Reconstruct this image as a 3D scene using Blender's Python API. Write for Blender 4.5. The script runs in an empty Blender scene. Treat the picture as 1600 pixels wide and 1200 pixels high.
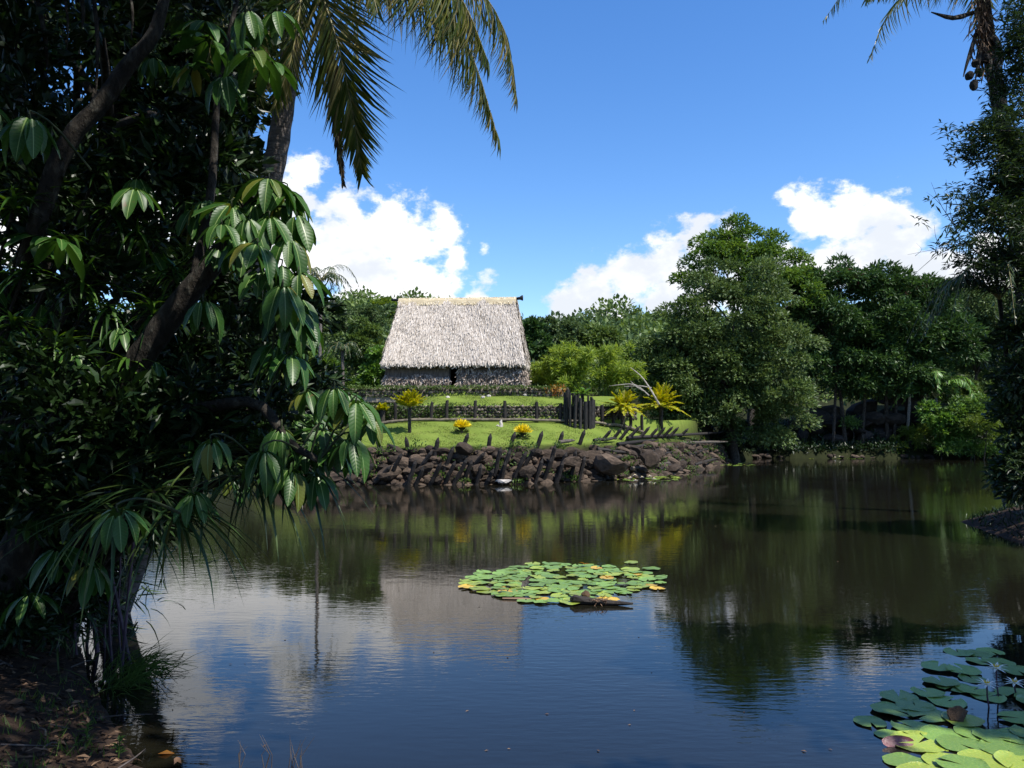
import bpy, math, random
import numpy as np
from mathutils import Vector, Matrix

random.seed(11)
rng = np.random.default_rng(11)
S = bpy.context.scene
COL = S.collection
R = math.radians

# ------------------------------------------------------------------ camera, sky, sun, exposure
F = 1244.0                      # focal length of the photograph in its pixels
CAM_H = 2.8                     # eye height above the pond
PITCH = math.atan(65 / F)
SUN_EL, SUN_AZ = 57.0, 125.0    # azimuth clockwise from +Y
SKY_STRENGTH, SUN_STRENGTH, EXPOSURE = 0.15, 5.0, 0.57

cam_d = bpy.data.cameras.new('camera')
cam = bpy.data.objects.new('camera', cam_d)
COL.objects.link(cam)
cam.location = (0, 0, CAM_H)
cam.rotation_euler = (R(90) + PITCH, 0, 0)
cam_d.sensor_width = 36
cam_d.lens = 36 * F / 1600
cam_d.clip_start, cam_d.clip_end = 0.05, 4000
S.camera = cam


def ray(px, py):
    u, v = (px - 800) / F, (600 - py) / F
    c, s = math.cos(PITCH), math.sin(PITCH)
    return Vector((u, c - v * s, s + v * c))


def at(px, py, Y):
    """the place at depth Y seen at pixel (px, py) of the photograph"""
    d = ray(px, py)
    return Vector((0, 0, CAM_H)) + d * (Y / d.y)


def gnd(px, py, z=0.0):
    d = ray(px, py)
    return Vector((0, 0, CAM_H)) + d * ((z - CAM_H) / d.z)


sun_d = bpy.data.lights.new('sun', 'SUN')
sun_d.energy = SUN_STRENGTH
sun_d.angle = R(0.53)
sun_d.color = (1.0, 0.955, 0.88)
sun = bpy.data.objects.new('sun', sun_d)
COL.objects.link(sun)
sdir = Vector((math.sin(R(SUN_AZ)) * math.cos(R(SUN_EL)), math.cos(R(SUN_AZ)) * math.cos(R(SUN_EL)), math.sin(R(SUN_EL))))
sun.rotation_euler = sdir.to_track_quat('Z', 'Y').to_euler()
sun.location = (30, -30, 60)

W = bpy.data.worlds.new("World")
S.world = W
W.use_nodes = True
NT = W.node_tree
NT.nodes.clear()


def nn(tree, t, **kw):
    n = tree.nodes.new(t)
    for k, v in kw.items():
        setattr(n, k, v)
    return n


def build_sky():
    L = NT.links.new
    out = nn(NT, 'ShaderNodeOutputWorld')
    bg = nn(NT, 'ShaderNodeBackground')
    bg.inputs['Strength'].default_value = SKY_STRENGTH
    sky = nn(NT, 'ShaderNodeTexSky', sky_type='NISHITA')
    sky.sun_disc = False
    sky.sun_elevation = R(SUN_EL)
    sky.sun_rotation = R(SUN_AZ)
    sky.altitude = 0
    sky.air_density, sky.dust_density, sky.ozone_density = 1.0, 0.25, 2.2
    hsv = nn(NT, 'ShaderNodeHueSaturation')
    hsv.inputs['Hue'].default_value = 0.508
    hsv.inputs['Saturation'].default_value = 1.3
    hsv.inputs['Value'].default_value = 1.0
    L(sky.outputs[0], hsv.inputs['Color'])
    tc = nn(NT, 'ShaderNodeTexCoord')
    D = tc.outputs['Generated']
    # cumulus: groups of puffs given by their directions
    puffs = [(478, 265, 40), (452, 300, 34), (425, 330, 40), (475, 318, 26),
             (560, 395, 92), (640, 385, 72), (690, 372, 52), (520, 360, 52), (600, 350, 48), (655, 432, 62), (560, 460, 70),
             (500, 420, 64), (450, 420, 70), (380, 400, 85), (300, 370, 95), (210, 340, 95), (120, 300, 90), (20, 330, 90), (540, 330, 40),
             (330, 240, 60), (250, 210, 70), (700, 345, 34), (712, 400, 30),
             (622, 305, -22), (757, 384, -24), (760, 435, -20),
             (690, 472, 30), (745, 476, 24), (640, 478, 28),
             (880, 482, 46), (930, 458, 50), (985, 440, 54), (1040, 412, 58), (1095, 388, 52), (1140, 378, 44), (1060, 465, 76), (960, 495, 56),
             (1222, 398, 36), (1240, 420, 40), (1180, 450, 66),
             (1258, 346, 50), (1325, 350, 62), (1388, 346, 54), (1425, 366, 46), (1350, 402, 60), (1295, 410, 54), (1460, 430, 66), (1410, 410, 50),
             (1520, 445, 60), (1440, 455, 52), (1580, 440, 80), (1660, 410, 105), (1540, 378, 34)]
    best = None
    for (px, py, r) in puffs:
        d = ray(px, py).normalized()
        vm = nn(NT, 'ShaderNodeVectorMath', operation='DISTANCE')
        L(D, vm.inputs[0])
        vm.inputs[1].default_value = d
        m = nn(NT, 'ShaderNodeMath', operation='MULTIPLY_ADD')
        cosf = d.dot(ray(800, 600).normalized())
        top = 1.0 if r > 0 else 0.36          # thin wisps never grow solid
        r = abs(r) * 1.06
        m.inputs[1].default_value = -top / (r / F * cosf)
        m.inputs[2].default_value = top
        L(vm.outputs['Value'], m.inputs[0])
        if best is None:
            best = m.outputs[0]
        else:
            mx = nn(NT, 'ShaderNodeMath', operation='SMOOTH_MAX')
            mx.inputs[2].default_value = 0.25
            L(best, mx.inputs[0]); L(m.outputs[0], mx.inputs[1])
            best = mx.outputs[0]

    def noise(scale, detail, rough, off=(0, 0, 0), stretch=(1, 1, 1.5)):
        mp = nn(NT, 'ShaderNodeMapping')
        mp.inputs['Location'].default_value = off
        mp.inputs['Scale'].default_value = stretch
        L(D, mp.inputs['Vector'])
        n = nn(NT, 'ShaderNodeTexNoise')
        n.inputs['Scale'].default_value = scale
        n.inputs['Detail'].default_value = detail
        n.inputs['Roughness'].default_value = rough
        L(mp.outputs[0], n.inputs['Vector'])
        return n.outputs['Fac']

    def math2(op, a, b, c=None):
        m = nn(NT, 'ShaderNodeMath', operation=op)
        for k, x in enumerate((a, b, c)):
            if x is None:
                continue
            if isinstance(x, (int, float)):
                m.inputs[k].default_value = x
            else:
                L(x, m.inputs[k])
        return m.outputs[0]

    def smooth(x, a, b):
        mr = nn(NT, 'ShaderNodeMapRange', interpolation_type='SMOOTHSTEP')
        mr.inputs['From Min'].default_value = a
        mr.inputs['From Max'].default_value = b
        L(x, mr.inputs['Value'])
        return mr.outputs['Result']
    fine = noise(17.0, 9.0, 0.62)
    coarse = noise(7.5, 3.0, 0.5, (9.1, 3.3, 0.4))
    dens = math2('MULTIPLY_ADD', math2('SUBTRACT', fine, 0.5), 2.5, best)
    dens = math2('MULTIPLY_ADD', math2('SUBTRACT', coarse, 0.5), 0.6, dens)
    m1 = smooth(dens, 0.08, 0.50)
    # the rest of the sky, outside the picture, carries scattered cumulus of the same kind
    big = noise(3.1, 8.0, 0.58, (4.2, 1.1, 7.7), (1, 1, 2.2))
    fwd = nn(NT, 'ShaderNodeVectorMath', operation='DOT_PRODUCT')
    L(D, fwd.inputs[0]); fwd.inputs[1].default_value = ray(800, 450).normalized()
    away = smooth(fwd.outputs['Value'], 0.74, 0.62)
    m2 = math2('MULTIPLY', smooth(big, 0.545, 0.66), away)
    mask = math2('MAXIMUM', m1, m2)
    # shaded undersides of the clouds, from a softer noise
    body = noise(9.0, 6.0, 0.55, (1.7, 0.3, 2.2))
    sh = smooth(body, 0.36, 0.55)
    cc = nn(NT, 'ShaderNodeMix', data_type='RGBA')
    k = 1.0 / SKY_STRENGTH
    cc.inputs['A'].default_value = (0.58 * k, 0.615 * k, 0.67 * k, 1)
    cc.inputs['B'].default_value = (0.86 * k, 0.86 * k, 0.87 * k, 1)
    L(sh, cc.inputs['Factor'])
    mix = nn(NT, 'ShaderNodeMix', data_type='RGBA')
    L(mask, mix.inputs['Factor'])
    L(hsv.outputs[0], mix.inputs['A'])
    L(cc.outputs['Result'], mix.inputs['B'])
    L(mix.outputs['Result'], bg.inputs['Color'])
    L(bg.outputs[0], out.inputs[0])


build_sky()
S.view_settings.view_transform = 'Standard'
S.view_settings.look = 'None'
S.view_settings.exposure = EXPOSURE
S.view_settings.gamma = 1.0
S.view_settings.use_curve_mapping = False
S.render.engine = 'CYCLES'
S.cycles.max_bounces = 6
S.cycles.transparent_max_bounces = 4
S.cycles.use_denoising = True


# ------------------------------------------------------------------ helpers: tagging and linking
def tag(o, label=None, cat=None, group=None, kind=None):
    if label: o['label'] = label
    if cat: o['category'] = cat
    if group: o['group'] = group
    if kind: o['kind'] = kind
    return o


def thing(name, label, cat, loc=(0, 0, 0), group=None):
    o = bpy.data.objects.new(name, None)
    o.empty_display_size = 0.2
    COL.objects.link(o)
    o.location = loc
    return tag(o, label, cat, group)


def link(name, me, parent=None, M=None):
    """one mesh object; meshes are authored in world coordinates unless a matrix is given"""
    o = bpy.data.objects.new(name, me)
    COL.objects.link(o)
    if parent is not None:
        o.parent = parent
        if parent.type == 'EMPTY':
            o.matrix_parent_inverse = Matrix.Translation(-Vector(parent.location))
    if M is not None:
        o.matrix_basis = M
    return o


def np_mesh(name, V, loops, sizes, mats, midx=None, smooth=False):
    me = bpy.data.meshes.new(name)
    V = np.ascontiguousarray(V, dtype=np.float32).reshape(-1, 3)
    loops = np.ascontiguousarray(loops, dtype=np.int32).ravel()
    sizes = np.ascontiguousarray(sizes, dtype=np.int32)
    me.vertices.add(len(V)); me.vertices.foreach_set('co', V.ravel())
    me.loops.add(len(loops)); me.loops.foreach_set('vertex_index', loops)
    me.polygons.add(len(sizes))
    starts = np.concatenate(([0], np.cumsum(sizes)[:-1])).astype(np.int32)
    me.polygons.foreach_set('loop_start', starts)
    if midx is not None:
        me.polygons.foreach_set('material_index', np.ascontiguousarray(midx, dtype=np.int32))
    me.polygons.foreach_set('use_smooth', np.full(len(sizes), bool(smooth)))
    for m in (mats if isinstance(mats, (list, tuple)) else [mats]):
        me.materials.append(m)
    me.update(calc_edges=True)
    me.validate()
    return me


class MB:
    """gathers simple shapes into ONE mesh"""
    def __init__(self):
        self.v, self.f, self.m = [], [], []

    def add(self, V, Fs, mi=0):
        b = len(self.v)
        self.v += [tuple(p) for p in V]
        self.f += [tuple(i + b for i in f) for f in Fs]
        self.m += [mi] * len(Fs)
        return self

    def tube(self, pts, rad, seg=8, mi=0, cap=True, wob=0.0):
        pts = [Vector(p) for p in pts]
        n = len(pts)
        if not isinstance(rad, (list, tuple)):
            rad = [rad] * n
        V = []
        up = Vector((0, 0, 1))
        prev = None
        for i, p in enumerate(pts):
            t = (pts[min(i + 1, n - 1)] - pts[max(i - 1, 0)]).normalized()
            if prev is None:
                a = t.cross(up if abs(t.z) < 0.9 else Vector((1, 0, 0))).normalized()
            else:
                a = (prev - t * prev.dot(t)).normalized()
            prev = a
            b = t.cross(a)
            for k in range(seg):
                an = 2 * math.pi * k / seg
                r = rad[i] * (1 + wob * random.uniform(-1, 1))
                V.append(p + (a * math.cos(an) + b * math.sin(an)) * r)
        Fs = [(i * seg + k, i * seg + (k + 1) % seg, (i + 1) * seg + (k + 1) % seg, (i + 1) * seg + k)
              for i in range(n - 1) for k in range(seg)]
        if cap:
            Fs += [tuple(range(seg))[::-1], tuple((n - 1) * seg + k for k in range(seg))]
        return self.add(V, Fs, mi)

    def box(self, c, s, M=None, mi=0):
        V = [Vector((x * s[0] / 2, y * s[1] / 2, z * s[2] / 2)) for x in (-1, 1) for y in (-1, 1) for z in (-1, 1)]
        V = [((M @ p) if M else p) + Vector(c) for p in V]
        return self.add(V, [(0, 1, 3, 2), (4, 6, 7, 5), (0, 4, 5, 1), (2, 3, 7, 6), (0, 2, 6, 4), (1, 5, 7, 3)], mi)

    def mesh(self, name, mats, smooth=False):
        me = bpy.data.meshes.new(name)
        me.from_pydata(self.v, [], self.f)
        for m in (mats if isinstance(mats, (list, tuple)) else [mats]):
            me.materials.append(m)
        me.polygons.foreach_set('material_index', self.m)
        me.polygons.foreach_set('use_smooth', [smooth] * len(self.f))
        me.update()
        return me

    def obj(self, name, mats, parent=None, smooth=False):
        return link(name, self.mesh(name, mats, smooth), parent)


def catmull(pts, n):
    """a smooth curve of n points through the given ones"""
    P = [Vector(p) for p in pts]
    P = [P[0] * 2 - P[1]] + P + [P[-1] * 2 - P[-2]]
    m = len(P) - 3
    out = []
    for k in range(n):
        t = k / (n - 1) * m
        i = min(int(t), m - 1)
        t -= i
        a, b, c, d = P[i:i + 4]
        out.append(0.5 * ((2 * b) + (c - a) * t + (2 * a - 5 * b + 4 * c - d) * t * t + (3 * b - a - 3 * c + d) * t ** 3))
    return out


# ------------------------------------------------------------------ leaf templates: (along, across, up), faces, material
def leaf_template(ts, ws, fold=0.08, droop=0.2, midrib=False, wave=0.0, ratio=0.4):
    fold = fold * ratio        # the crease is as deep as the leaf is narrow
    V, Fc, M = [], [], []
    rows = []
    for i, (t, w) in enumerate(zip(ts, ws)):
        z = -droop * t * t
        if w <= 0.001:
            V.append((t, 0, z)); rows.append([len(V) - 1] * 3)
        else:
            s = wave * (1 if i % 2 else -1)
            V += [(t, -w, z + fold * w + s), (t, 0, z), (t, w, z + fold * w - s)]
            rows.append([len(V) - 3, len(V) - 2, len(V) - 1])
    for a, b in zip(rows, rows[1:]):
        for k in (0, 1):
            q = [a[k], b[k], b[k + 1], a[k + 1]]
            q = [x for j, x in enumerate(q) if x not in q[:j]]
            if len(q) > 2:
                Fc.append(q); M.append(0)
    if midrib:
        rr = []
        for i, (t, w) in enumerate(zip(ts, ws)):
            h = 0.045 * (1 - 0.7 * t)
            z = -droop * t * t + 0.012
            V += [(t, -h, z), (t, h, z)]
            rr.append((len(V) - 2, len(V) - 1))
        for a, b in zip(rr, rr[1:]):
            Fc.append([a[0], b[0], b[1], a[1]]); M.append(1)
    return np.array(V, float), Fc, M


T_DIA = leaf_template([0, 0.5, 1], [0, 0.5, 0], fold=0.4, droop=0.12, ratio=.4)
T_CARD = (np.array([(0, 0, 0), (0.5, -0.5, 0.03), (1, 0, -0.1), (0.5, 0.5, 0.03)], float), [[0, 1, 2, 3]], [0])
T_BLADE = leaf_template([0, 0.3, 0.65, 1], [0.3, 0.5, 0.38, 0], fold=0.5, droop=0.35, ratio=.05)
T_BLADE2 = leaf_template([0, 0.25, 0.5, 0.75, 1], [0.35, 0.5, 0.45, 0.3, 0], fold=0.5, droop=0.75, ratio=.08)
T_STRAP = leaf_template([0, 0.2, 0.4, 0.6, 0.8, 1], [0.4, 0.5, 0.48, 0.4, 0.24, 0], fold=0.7, droop=0.75, ratio=.045)
T_BIG = [leaf_template([0, 0.1, 0.3, 0.55, 0.8, 0.94, 1], [0.05, 0.24, 0.46, 0.5, 0.36, 0.15, 0], fold=f, droop=d, midrib=True)
         for f, d in ((0.35, 0.28), (0.45, 0.5), (0.3, 0.16), (0.55, 0.4))]
T_BIG_LO = leaf_template([0, 0.25, 0.6, 1], [0.05, 0.42, 0.48, 0], fold=0.4, droop=0.4)
T_STRAND = (np.array([(0, -0.5, 0), (0, 0.5, 0), (1, 0.35, 0.0), (1, -0.35, 0.0)], float), [[0, 1, 2, 3]], [0])
T_GRASS = (np.array([(0, -0.5, 0), (0, 0.5, 0), (1, 0, 0.25)], float), [[0, 1, 2]], [0])


def nrm(A):
    return A / np.maximum(np.linalg.norm(A, axis=-1, keepdims=True), 1e-9)


def scatter_mesh(name, tmpl, P, D, N, Ls, Ws, mats, smooth=False):
    T, Fc, M = tmpl
    P = np.asarray(P, float); n = len(P)
    X = nrm(np.asarray(D, float)); Nn = np.asarray(N, float)
    Y = nrm(np.cross(Nn, X)); Z = np.cross(X, Y)
    Ls = np.broadcast_to(np.asarray(Ls, float), (n,)); Ws = np.broadcast_to(np.asarray(Ws, float), (n,))
    V = (P[:, None, :] + T[None, :, 0:1] * Ls[:, None, None] * X[:, None, :]
         + T[None, :, 1:2] * Ws[:, None, None] * Y[:, None, :] + T[None, :, 2:3] * Ls[:, None, None] * Z[:, None, :])
    flat = np.concatenate([np.array(f) for f in Fc])
    loops = flat[None, :] + (np.arange(n) * len(T))[:, None]
    sizes = np.tile([len(f) for f in Fc], n)
    midx = np.tile(M, n)
    return np_mesh(name, V.reshape(-1, 3), loops, sizes, mats, midx, smooth)


def tmpl_mesh(name, tmpl, mats, smooth=True):
    T, Fc, M = tmpl
    return np_mesh(name, T, np.concatenate([np.array(f) for f in Fc]), [len(f) for f in Fc], mats, M, smooth)


def leaf_matrix(p, d, n, L, Wd):
    X = Vector(d).normalized()
    Y = Vector(n).cross(X)
    if Y.length < 1e-4:
        Y = X.orthogonal()
    Y.normalize()
    Z = X.cross(Y)
    M = Matrix.Identity(4)
    for i in range(3):
        M[i][0] = X[i] * L; M[i][1] = Y[i] * Wd; M[i][2] = Z[i] * L; M[i][3] = p[i]
    return M


def rdir(n, r=rng):
    return nrm(r.normal(size=(n, 3)))


# ------------------------------------------------------------------ materials
def new_mat(name):
    m = bpy.data.materials.new(name)
    m.use_nodes = True
    t = m.node_tree
    t.nodes.clear()
    out = nn(t, 'ShaderNodeOutputMaterial')
    return m, t, out


def ramp(t, fac, stops, interp='LINEAR'):
    r = nn(t, 'ShaderNodeValToRGB')
    r.color_ramp.interpolation = interp
    e = r.color_ramp.elements
    while len(e) < len(stops):
        e.new(0.5)
    for k, (p, c) in enumerate(stops):
        e[k].position = p
        e[k].color = (c[0], c[1], c[2], 1)
    if fac is not None:
        t.links.new(fac, r.inputs[0])
    return r.outputs[0]


def island_random(t):
    g = nn(t, 'ShaderNodeNewGeometry')
    oi = nn(t, 'ShaderNodeObjectInfo')
    a = nn(t, 'ShaderNodeMath', operation='ADD')
    t.links.new(g.outputs['Random Per Island'], a.inputs[0])
    t.links.new(oi.outputs['Random'], a.inputs[1])
    f = nn(t, 'ShaderNodeMath', operation='FRACT')
    t.links.new(a.outputs[0], f.inputs[0])
    return f.outputs[0]


def tnoise(t, scale, detail=4, rough=0.55, coord='Object', stretch=None):
    tc = nn(t, 'ShaderNodeTexCoord')
    v = tc.outputs[coord]
    if stretch:
        mp = nn(t, 'ShaderNodeMapping')
        mp.inputs['Scale'].default_value = stretch
        t.links.new(v, mp.inputs[0]); v = mp.outputs[0]
    n = nn(t, 'ShaderNodeTexNoise')
    n.inputs['Scale'].default_value = scale
    n.inputs['Detail'].default_value = detail
    n.inputs['Roughness'].default_value = rough
    t.links.new(v, n.inputs['Vector'])
    return n.outputs['Fac']


def leaf_mat(name, cols, rough=0.45, trans=0.3, spec=0.5, clump=0.0, veins=False):
    m, t, out = new_mat(name)
    n = len(cols)
    f = island_random(t)
    if clump:                    # whole boughs lean to one shade, as new and old growth do
        no = tnoise(t, clump, 2, 0.5)
        st = nn(t, 'ShaderNodeMapRange'); st.inputs['From Min'].default_value = 0.32; st.inputs['From Max'].default_value = 0.68
        t.links.new(no, st.inputs['Value'])
        mm = nn(t, 'ShaderNodeMix'); mm.inputs['Factor'].default_value = 0.55
        t.links.new(f, mm.inputs['A']); t.links.new(st.outputs[0], mm.inputs['B']); f = mm.outputs['Result']
    c = ramp(t, f, [(i / max(1, n - 1), k) for i, k in enumerate(cols)])
    p = nn(t, 'ShaderNodeBsdfPrincipled')
    p.inputs['Roughness'].default_value = rough
    p.inputs['Specular IOR Level'].default_value = spec
    if veins:                    # side veins slanting from the midrib, and brown specks of age
        tc = nn(t, 'ShaderNodeTexCoord'); sx = nn(t, 'ShaderNodeSeparateXYZ'); t.links.new(tc.outputs['Object'], sx.inputs[0])
        ab = nn(t, 'ShaderNodeMath', operation='ABSOLUTE'); t.links.new(sx.outputs[1], ab.inputs[0])
        ma = nn(t, 'ShaderNodeMath', operation='MULTIPLY_ADD'); ma.inputs[1].default_value = -0.32
        t.links.new(ab.outputs[0], ma.inputs[0]); t.links.new(sx.outputs[0], ma.inputs[2])
        mu = nn(t, 'ShaderNodeMath', operation='MULTIPLY'); mu.inputs[1].default_value = 11; t.links.new(ma.outputs[0], mu.inputs[0])
        pg = nn(t, 'ShaderNodeMath', operation='PINGPONG'); pg.inputs[1].default_value = 0.5; t.links.new(mu.outputs[0], pg.inputs[0])
        vr = ramp(t, pg.outputs[0], [(0, (1, 1, 1)), (0.16, (0, 0, 0))])
        f2 = nn(t, 'ShaderNodeMath', operation='MULTIPLY'); f2.inputs[1].default_value = 0.016; t.links.new(vr, f2.inputs[0])
        m1 = nn(t, 'ShaderNodeMix', data_type='RGBA', blend_type='ADD'); t.links.new(f2.outputs[0], m1.inputs['Factor']); t.links.new(c, m1.inputs['A']); m1.inputs['B'].default_value = (.8, 1, .4, 1)
        sp = ramp(t, tnoise(t, 4.5, 6, 0.72), [(0.63, (0, 0, 0)), (0.7, (1, 1, 1))])
        m2 = nn(t, 'ShaderNodeMix', data_type='RGBA'); t.links.new(sp, m2.inputs['Factor']); t.links.new(m1.outputs['Result'], m2.inputs['A']); m2.inputs['B'].default_value = (.09, .06, .02, 1)
        c = m2.outputs['Result']
        bp = nn(t, 'ShaderNodeBump'); bp.inputs['Strength'].default_value = 0.5; bp.inputs['Distance'].default_value = 0.004
        t.links.new(pg.outputs[0], bp.inputs['Height']); t.links.new(bp.outputs[0], p.inputs['Normal'])
    t.links.new(c, p.inputs['Base Color'])
    if trans > 0:
        tr = nn(t, 'ShaderNodeBsdfTranslucent')
        hs = nn(t, 'ShaderNodeHueSaturation')
        hs.inputs['Hue'].default_value = 0.485
        hs.inputs['Saturation'].default_value = 1.1
        hs.inputs['Value'].default_value = 1.9
        t.links.new(c, hs.inputs['Color']); t.links.new(hs.outputs[0], tr.inputs['Color'])
        mx = nn(t, 'ShaderNodeMixShader')
        mx.inputs[0].default_value = trans
        t.links.new(p.outputs[0], mx.inputs[1]); t.links.new(tr.outputs[0], mx.inputs[2])
        t.links.new(mx.outputs[0], out.inputs[0])
    else:
        t.links.new(p.outputs[0], out.inputs[0])
    return m


def rough_mat(name, stops, scale=6, bump=0.3, rough=0.85, stretch=None, use_island=0.0, bdist=0.03, detail=6, spec=0.25):
    m, t, out = new_mat(name)
    f = tnoise(t, scale, detail, 0.6, 'Object', stretch)
    if use_island:
        ir = island_random(t)
        mx = nn(t, 'ShaderNodeMix')
        mx.inputs['Factor'].default_value = use_island
        t.links.new(f, mx.inputs['A']); t.links.new(ir, mx.inputs['B'])
        f2 = mx.outputs['Result']
    else:
        f2 = f
    c = ramp(t, f2, stops)
    p = nn(t, 'ShaderNodeBsdfPrincipled')
    p.inputs['Roughness'].default_value = rough
    p.inputs['Specular IOR Level'].default_value = spec
    t.links.new(c, p.inputs['Base Color'])
    if bump:
        b = nn(t, 'ShaderNodeBump')
        b.inputs['Strength'].default_value = bump
        b.inputs['Distance'].default_value = bdist
        t.links.new(f, b.inputs['Height']); t.links.new(b.outputs[0], p.inputs['Normal'])
    t.links.new(p.outputs[0], out.inputs[0])
    return m


M = {}
M['rock_shade'] = rough_mat('shade_darkened_rock', [(0.2, (0.006, 0.006, 0.005)), (0.5, (0.02, 0.018, 0.015)), (0.8, (0.06, 0.048, 0.04))], 3.5, 0.7, 0.9, use_island=0.35, bdist=0.06)  # darker copy of the bank rock: the outcrop's deep shade put into its colour
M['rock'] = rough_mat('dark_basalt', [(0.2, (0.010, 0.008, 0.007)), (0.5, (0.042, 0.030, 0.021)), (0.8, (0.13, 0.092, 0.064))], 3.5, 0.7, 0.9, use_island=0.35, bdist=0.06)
M['rock_small'] = rough_mat('terrace_stone', [(0.2, (0.025, 0.022, 0.017)), (0.55, (0.1, 0.085, 0.065)), (0.85, (0.24, 0.2, 0.16))], 4, 0.4, 0.9, use_island=0.7)
M['rock_pale'] = rough_mat('pale_stone', [(0.2, (0.3, 0.27, 0.23)), (0.8, (0.6, 0.55, 0.5))], 5, 0.4, 0.85)
M['stake'] = rough_mat('charred_wood', [(0.3, (0.008, 0.007, 0.006)), (0.7, (0.04, 0.034, 0.03))], 6, 0.4, 0.75, (4, 4, 1), use_island=0.2)
M['log'] = rough_mat('weathered_log', [(0.3, (0.03, 0.025, 0.02)), (0.7, (0.14, 0.12, 0.1))], 6, 0.4, 0.85, (4, 4, 1))
M['logpost'] = rough_mat('tree_fern_log', [(0.3, (0.008, 0.008, 0.008)), (0.62, (0.035, 0.033, 0.031)), (0.85, (0.2, 0.19, 0.18))], 7, 0.6, 0.85, (5, 5, 0.5), use_island=0.15)
M['railwood'] = rough_mat('grey_rail_wood', [(0.3, (0.06, 0.05, 0.035)), (0.7, (0.19, 0.16, 0.115))], 5, 0.3, 0.85)
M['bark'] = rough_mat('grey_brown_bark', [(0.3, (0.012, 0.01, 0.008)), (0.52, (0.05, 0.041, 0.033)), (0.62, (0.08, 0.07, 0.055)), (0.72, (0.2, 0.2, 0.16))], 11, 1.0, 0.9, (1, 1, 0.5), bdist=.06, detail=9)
M['bark_dark'] = rough_mat('shade_darkened_bark', [(0.3, (0.008, 0.007, 0.006)), (0.55, (0.028, 0.023, 0.018)), (0.72, (0.075, 0.072, 0.058))], 11, 1.0, 0.95, (1, 1, 0.5), bdist=.06, detail=9)  # the bark again in lower tones, with the near trees' shade in the colour
M['bark_pale'] = rough_mat('pale_bark', [(0.3, (0.2, 0.17, 0.14)), (0.7, (0.5, 0.45, 0.4))], 7, 0.4, 0.85)
M['palmbark'] = rough_mat('palm_bark', [(0.3, (0.05, 0.042, 0.038)), (0.7, (0.19, 0.165, 0.15))], 9, 0.7, 0.9, (0.6, 0.6, 4))
M['thatch'] = rough_mat('roof_thatch', [(0.08, (0.12, 0.088, 0.062)), (0.22, (0.33, 0.285, 0.235)), (0.5, (0.46, 0.405, 0.345)), (0.9, (0.59, 0.535, 0.47))], 1.1, 0, 0.8, (1.3, 1.3, .3), use_island=0.68)
M['thatch_ridge'] = rough_mat('ridge_thatch', [(0.1, (0.24, 0.18, 0.1)), (0.5, (0.48, 0.4, 0.26)), (0.9, (0.64, 0.57, 0.42))], 2, 0, 0.8, use_island=0.7)
M['thatch_wall'] = rough_mat('wall_thatch', [(0.15, (0.05, 0.038, 0.03)), (0.45, (0.17, 0.135, 0.108)), (0.75, (0.36, 0.3, 0.25)), (0.95, (0.56, 0.49, 0.42))], 2.2, 0, 0.85, use_island=0.7)
M['thatch_core'] = rough_mat('thatch_core', [(0.3, (0.07, 0.055, 0.04)), (0.7, (0.17, 0.135, 0.1))], 12, 0.4, 0.9, (1, 1, 0.2))
M['reedwall'] = rough_mat('woven_reed_wall', [(0.3, (0.05, 0.04, 0.032)), (0.7, (0.16, 0.13, 0.11))], 14, 0.4, 0.9, (1, 1, 0.15))
M['black'] = rough_mat('ridge_pole_wood', [(0.3, (0.006, 0.007, 0.01)), (0.7, (0.022, 0.025, 0.03))], 8, 0.3, 0.6)

M['stalk'] = rough_mat('leaf_stalk', [(0.3, (0.012, 0.02, 0.008)), (0.7, (0.035, 0.045, 0.018))], 6, 0.1, 0.6)
M['lf_umb'] = leaf_mat('umbrella_leaf', [(0.016, 0.05, 0.008), (0.024, 0.075, 0.011), (0.034, 0.095, 0.014)] + [(0.02, 0.06, 0.01), (0.04, 0.1, 0.016), (0.028, 0.08, 0.012)] * 4 + [(0.16, 0.15, 0.025)], 0.42, 0.2, 0.27, veins=True)
M['midrib'] = leaf_mat('leaf_midrib', [(0.14, 0.22, 0.06), (0.2, 0.28, 0.09)], 0.4, 0.1)
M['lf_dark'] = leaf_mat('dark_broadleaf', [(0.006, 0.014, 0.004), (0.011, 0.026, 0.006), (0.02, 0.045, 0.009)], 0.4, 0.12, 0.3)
M['lf_drac'] = leaf_mat('dracaena_leaf', [(0.012, 0.034, 0.007), (0.028, 0.075, 0.011), (0.07, 0.14, 0.018)], 0.34, 0.2, 0.4)
M['lf_pand'] = leaf_mat('pandanus_leaf', [(0.012, 0.03, 0.008), (0.025, 0.06, 0.016), (0.07, 0.1, 0.024)], 0.4, 0.15, 0.4)
M['lf_coco'] = leaf_mat('coconut_leaflet', [(0.03, 0.055, 0.01), (0.06, 0.09, 0.015), (0.13, 0.14, 0.028), (0.26, 0.22, 0.09)], 0.35, 0.25, 0.5)
M['lf_cocodry'] = leaf_mat('dry_coconut_leaflet', [(0.06, 0.045, 0.03), (0.14, 0.1, 0.06), (0.24, 0.18, 0.11)], 0.6, 0.15, 0.3)
M['rachis'] = rough_mat('palm_rachis', [(0.3, (0.14, 0.13, 0.05)), (0.7, (0.3, 0.26, 0.12))], 5, 0.1, 0.5)
M['lf_olive'] = leaf_mat('olive_leaf', [(0.03, 0.055, 0.014), (0.075, 0.12, 0.032), (0.125, 0.175, 0.052)], 0.5, 0.22, 0.3, clump=.45)
M['lf_mid'] = leaf_mat('bright_leaf', [(0.04, 0.085, 0.014), (0.07, 0.135, 0.022), (0.13, 0.2, 0.036)], 0.5, 0.28, 0.3, clump=.5)
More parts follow.
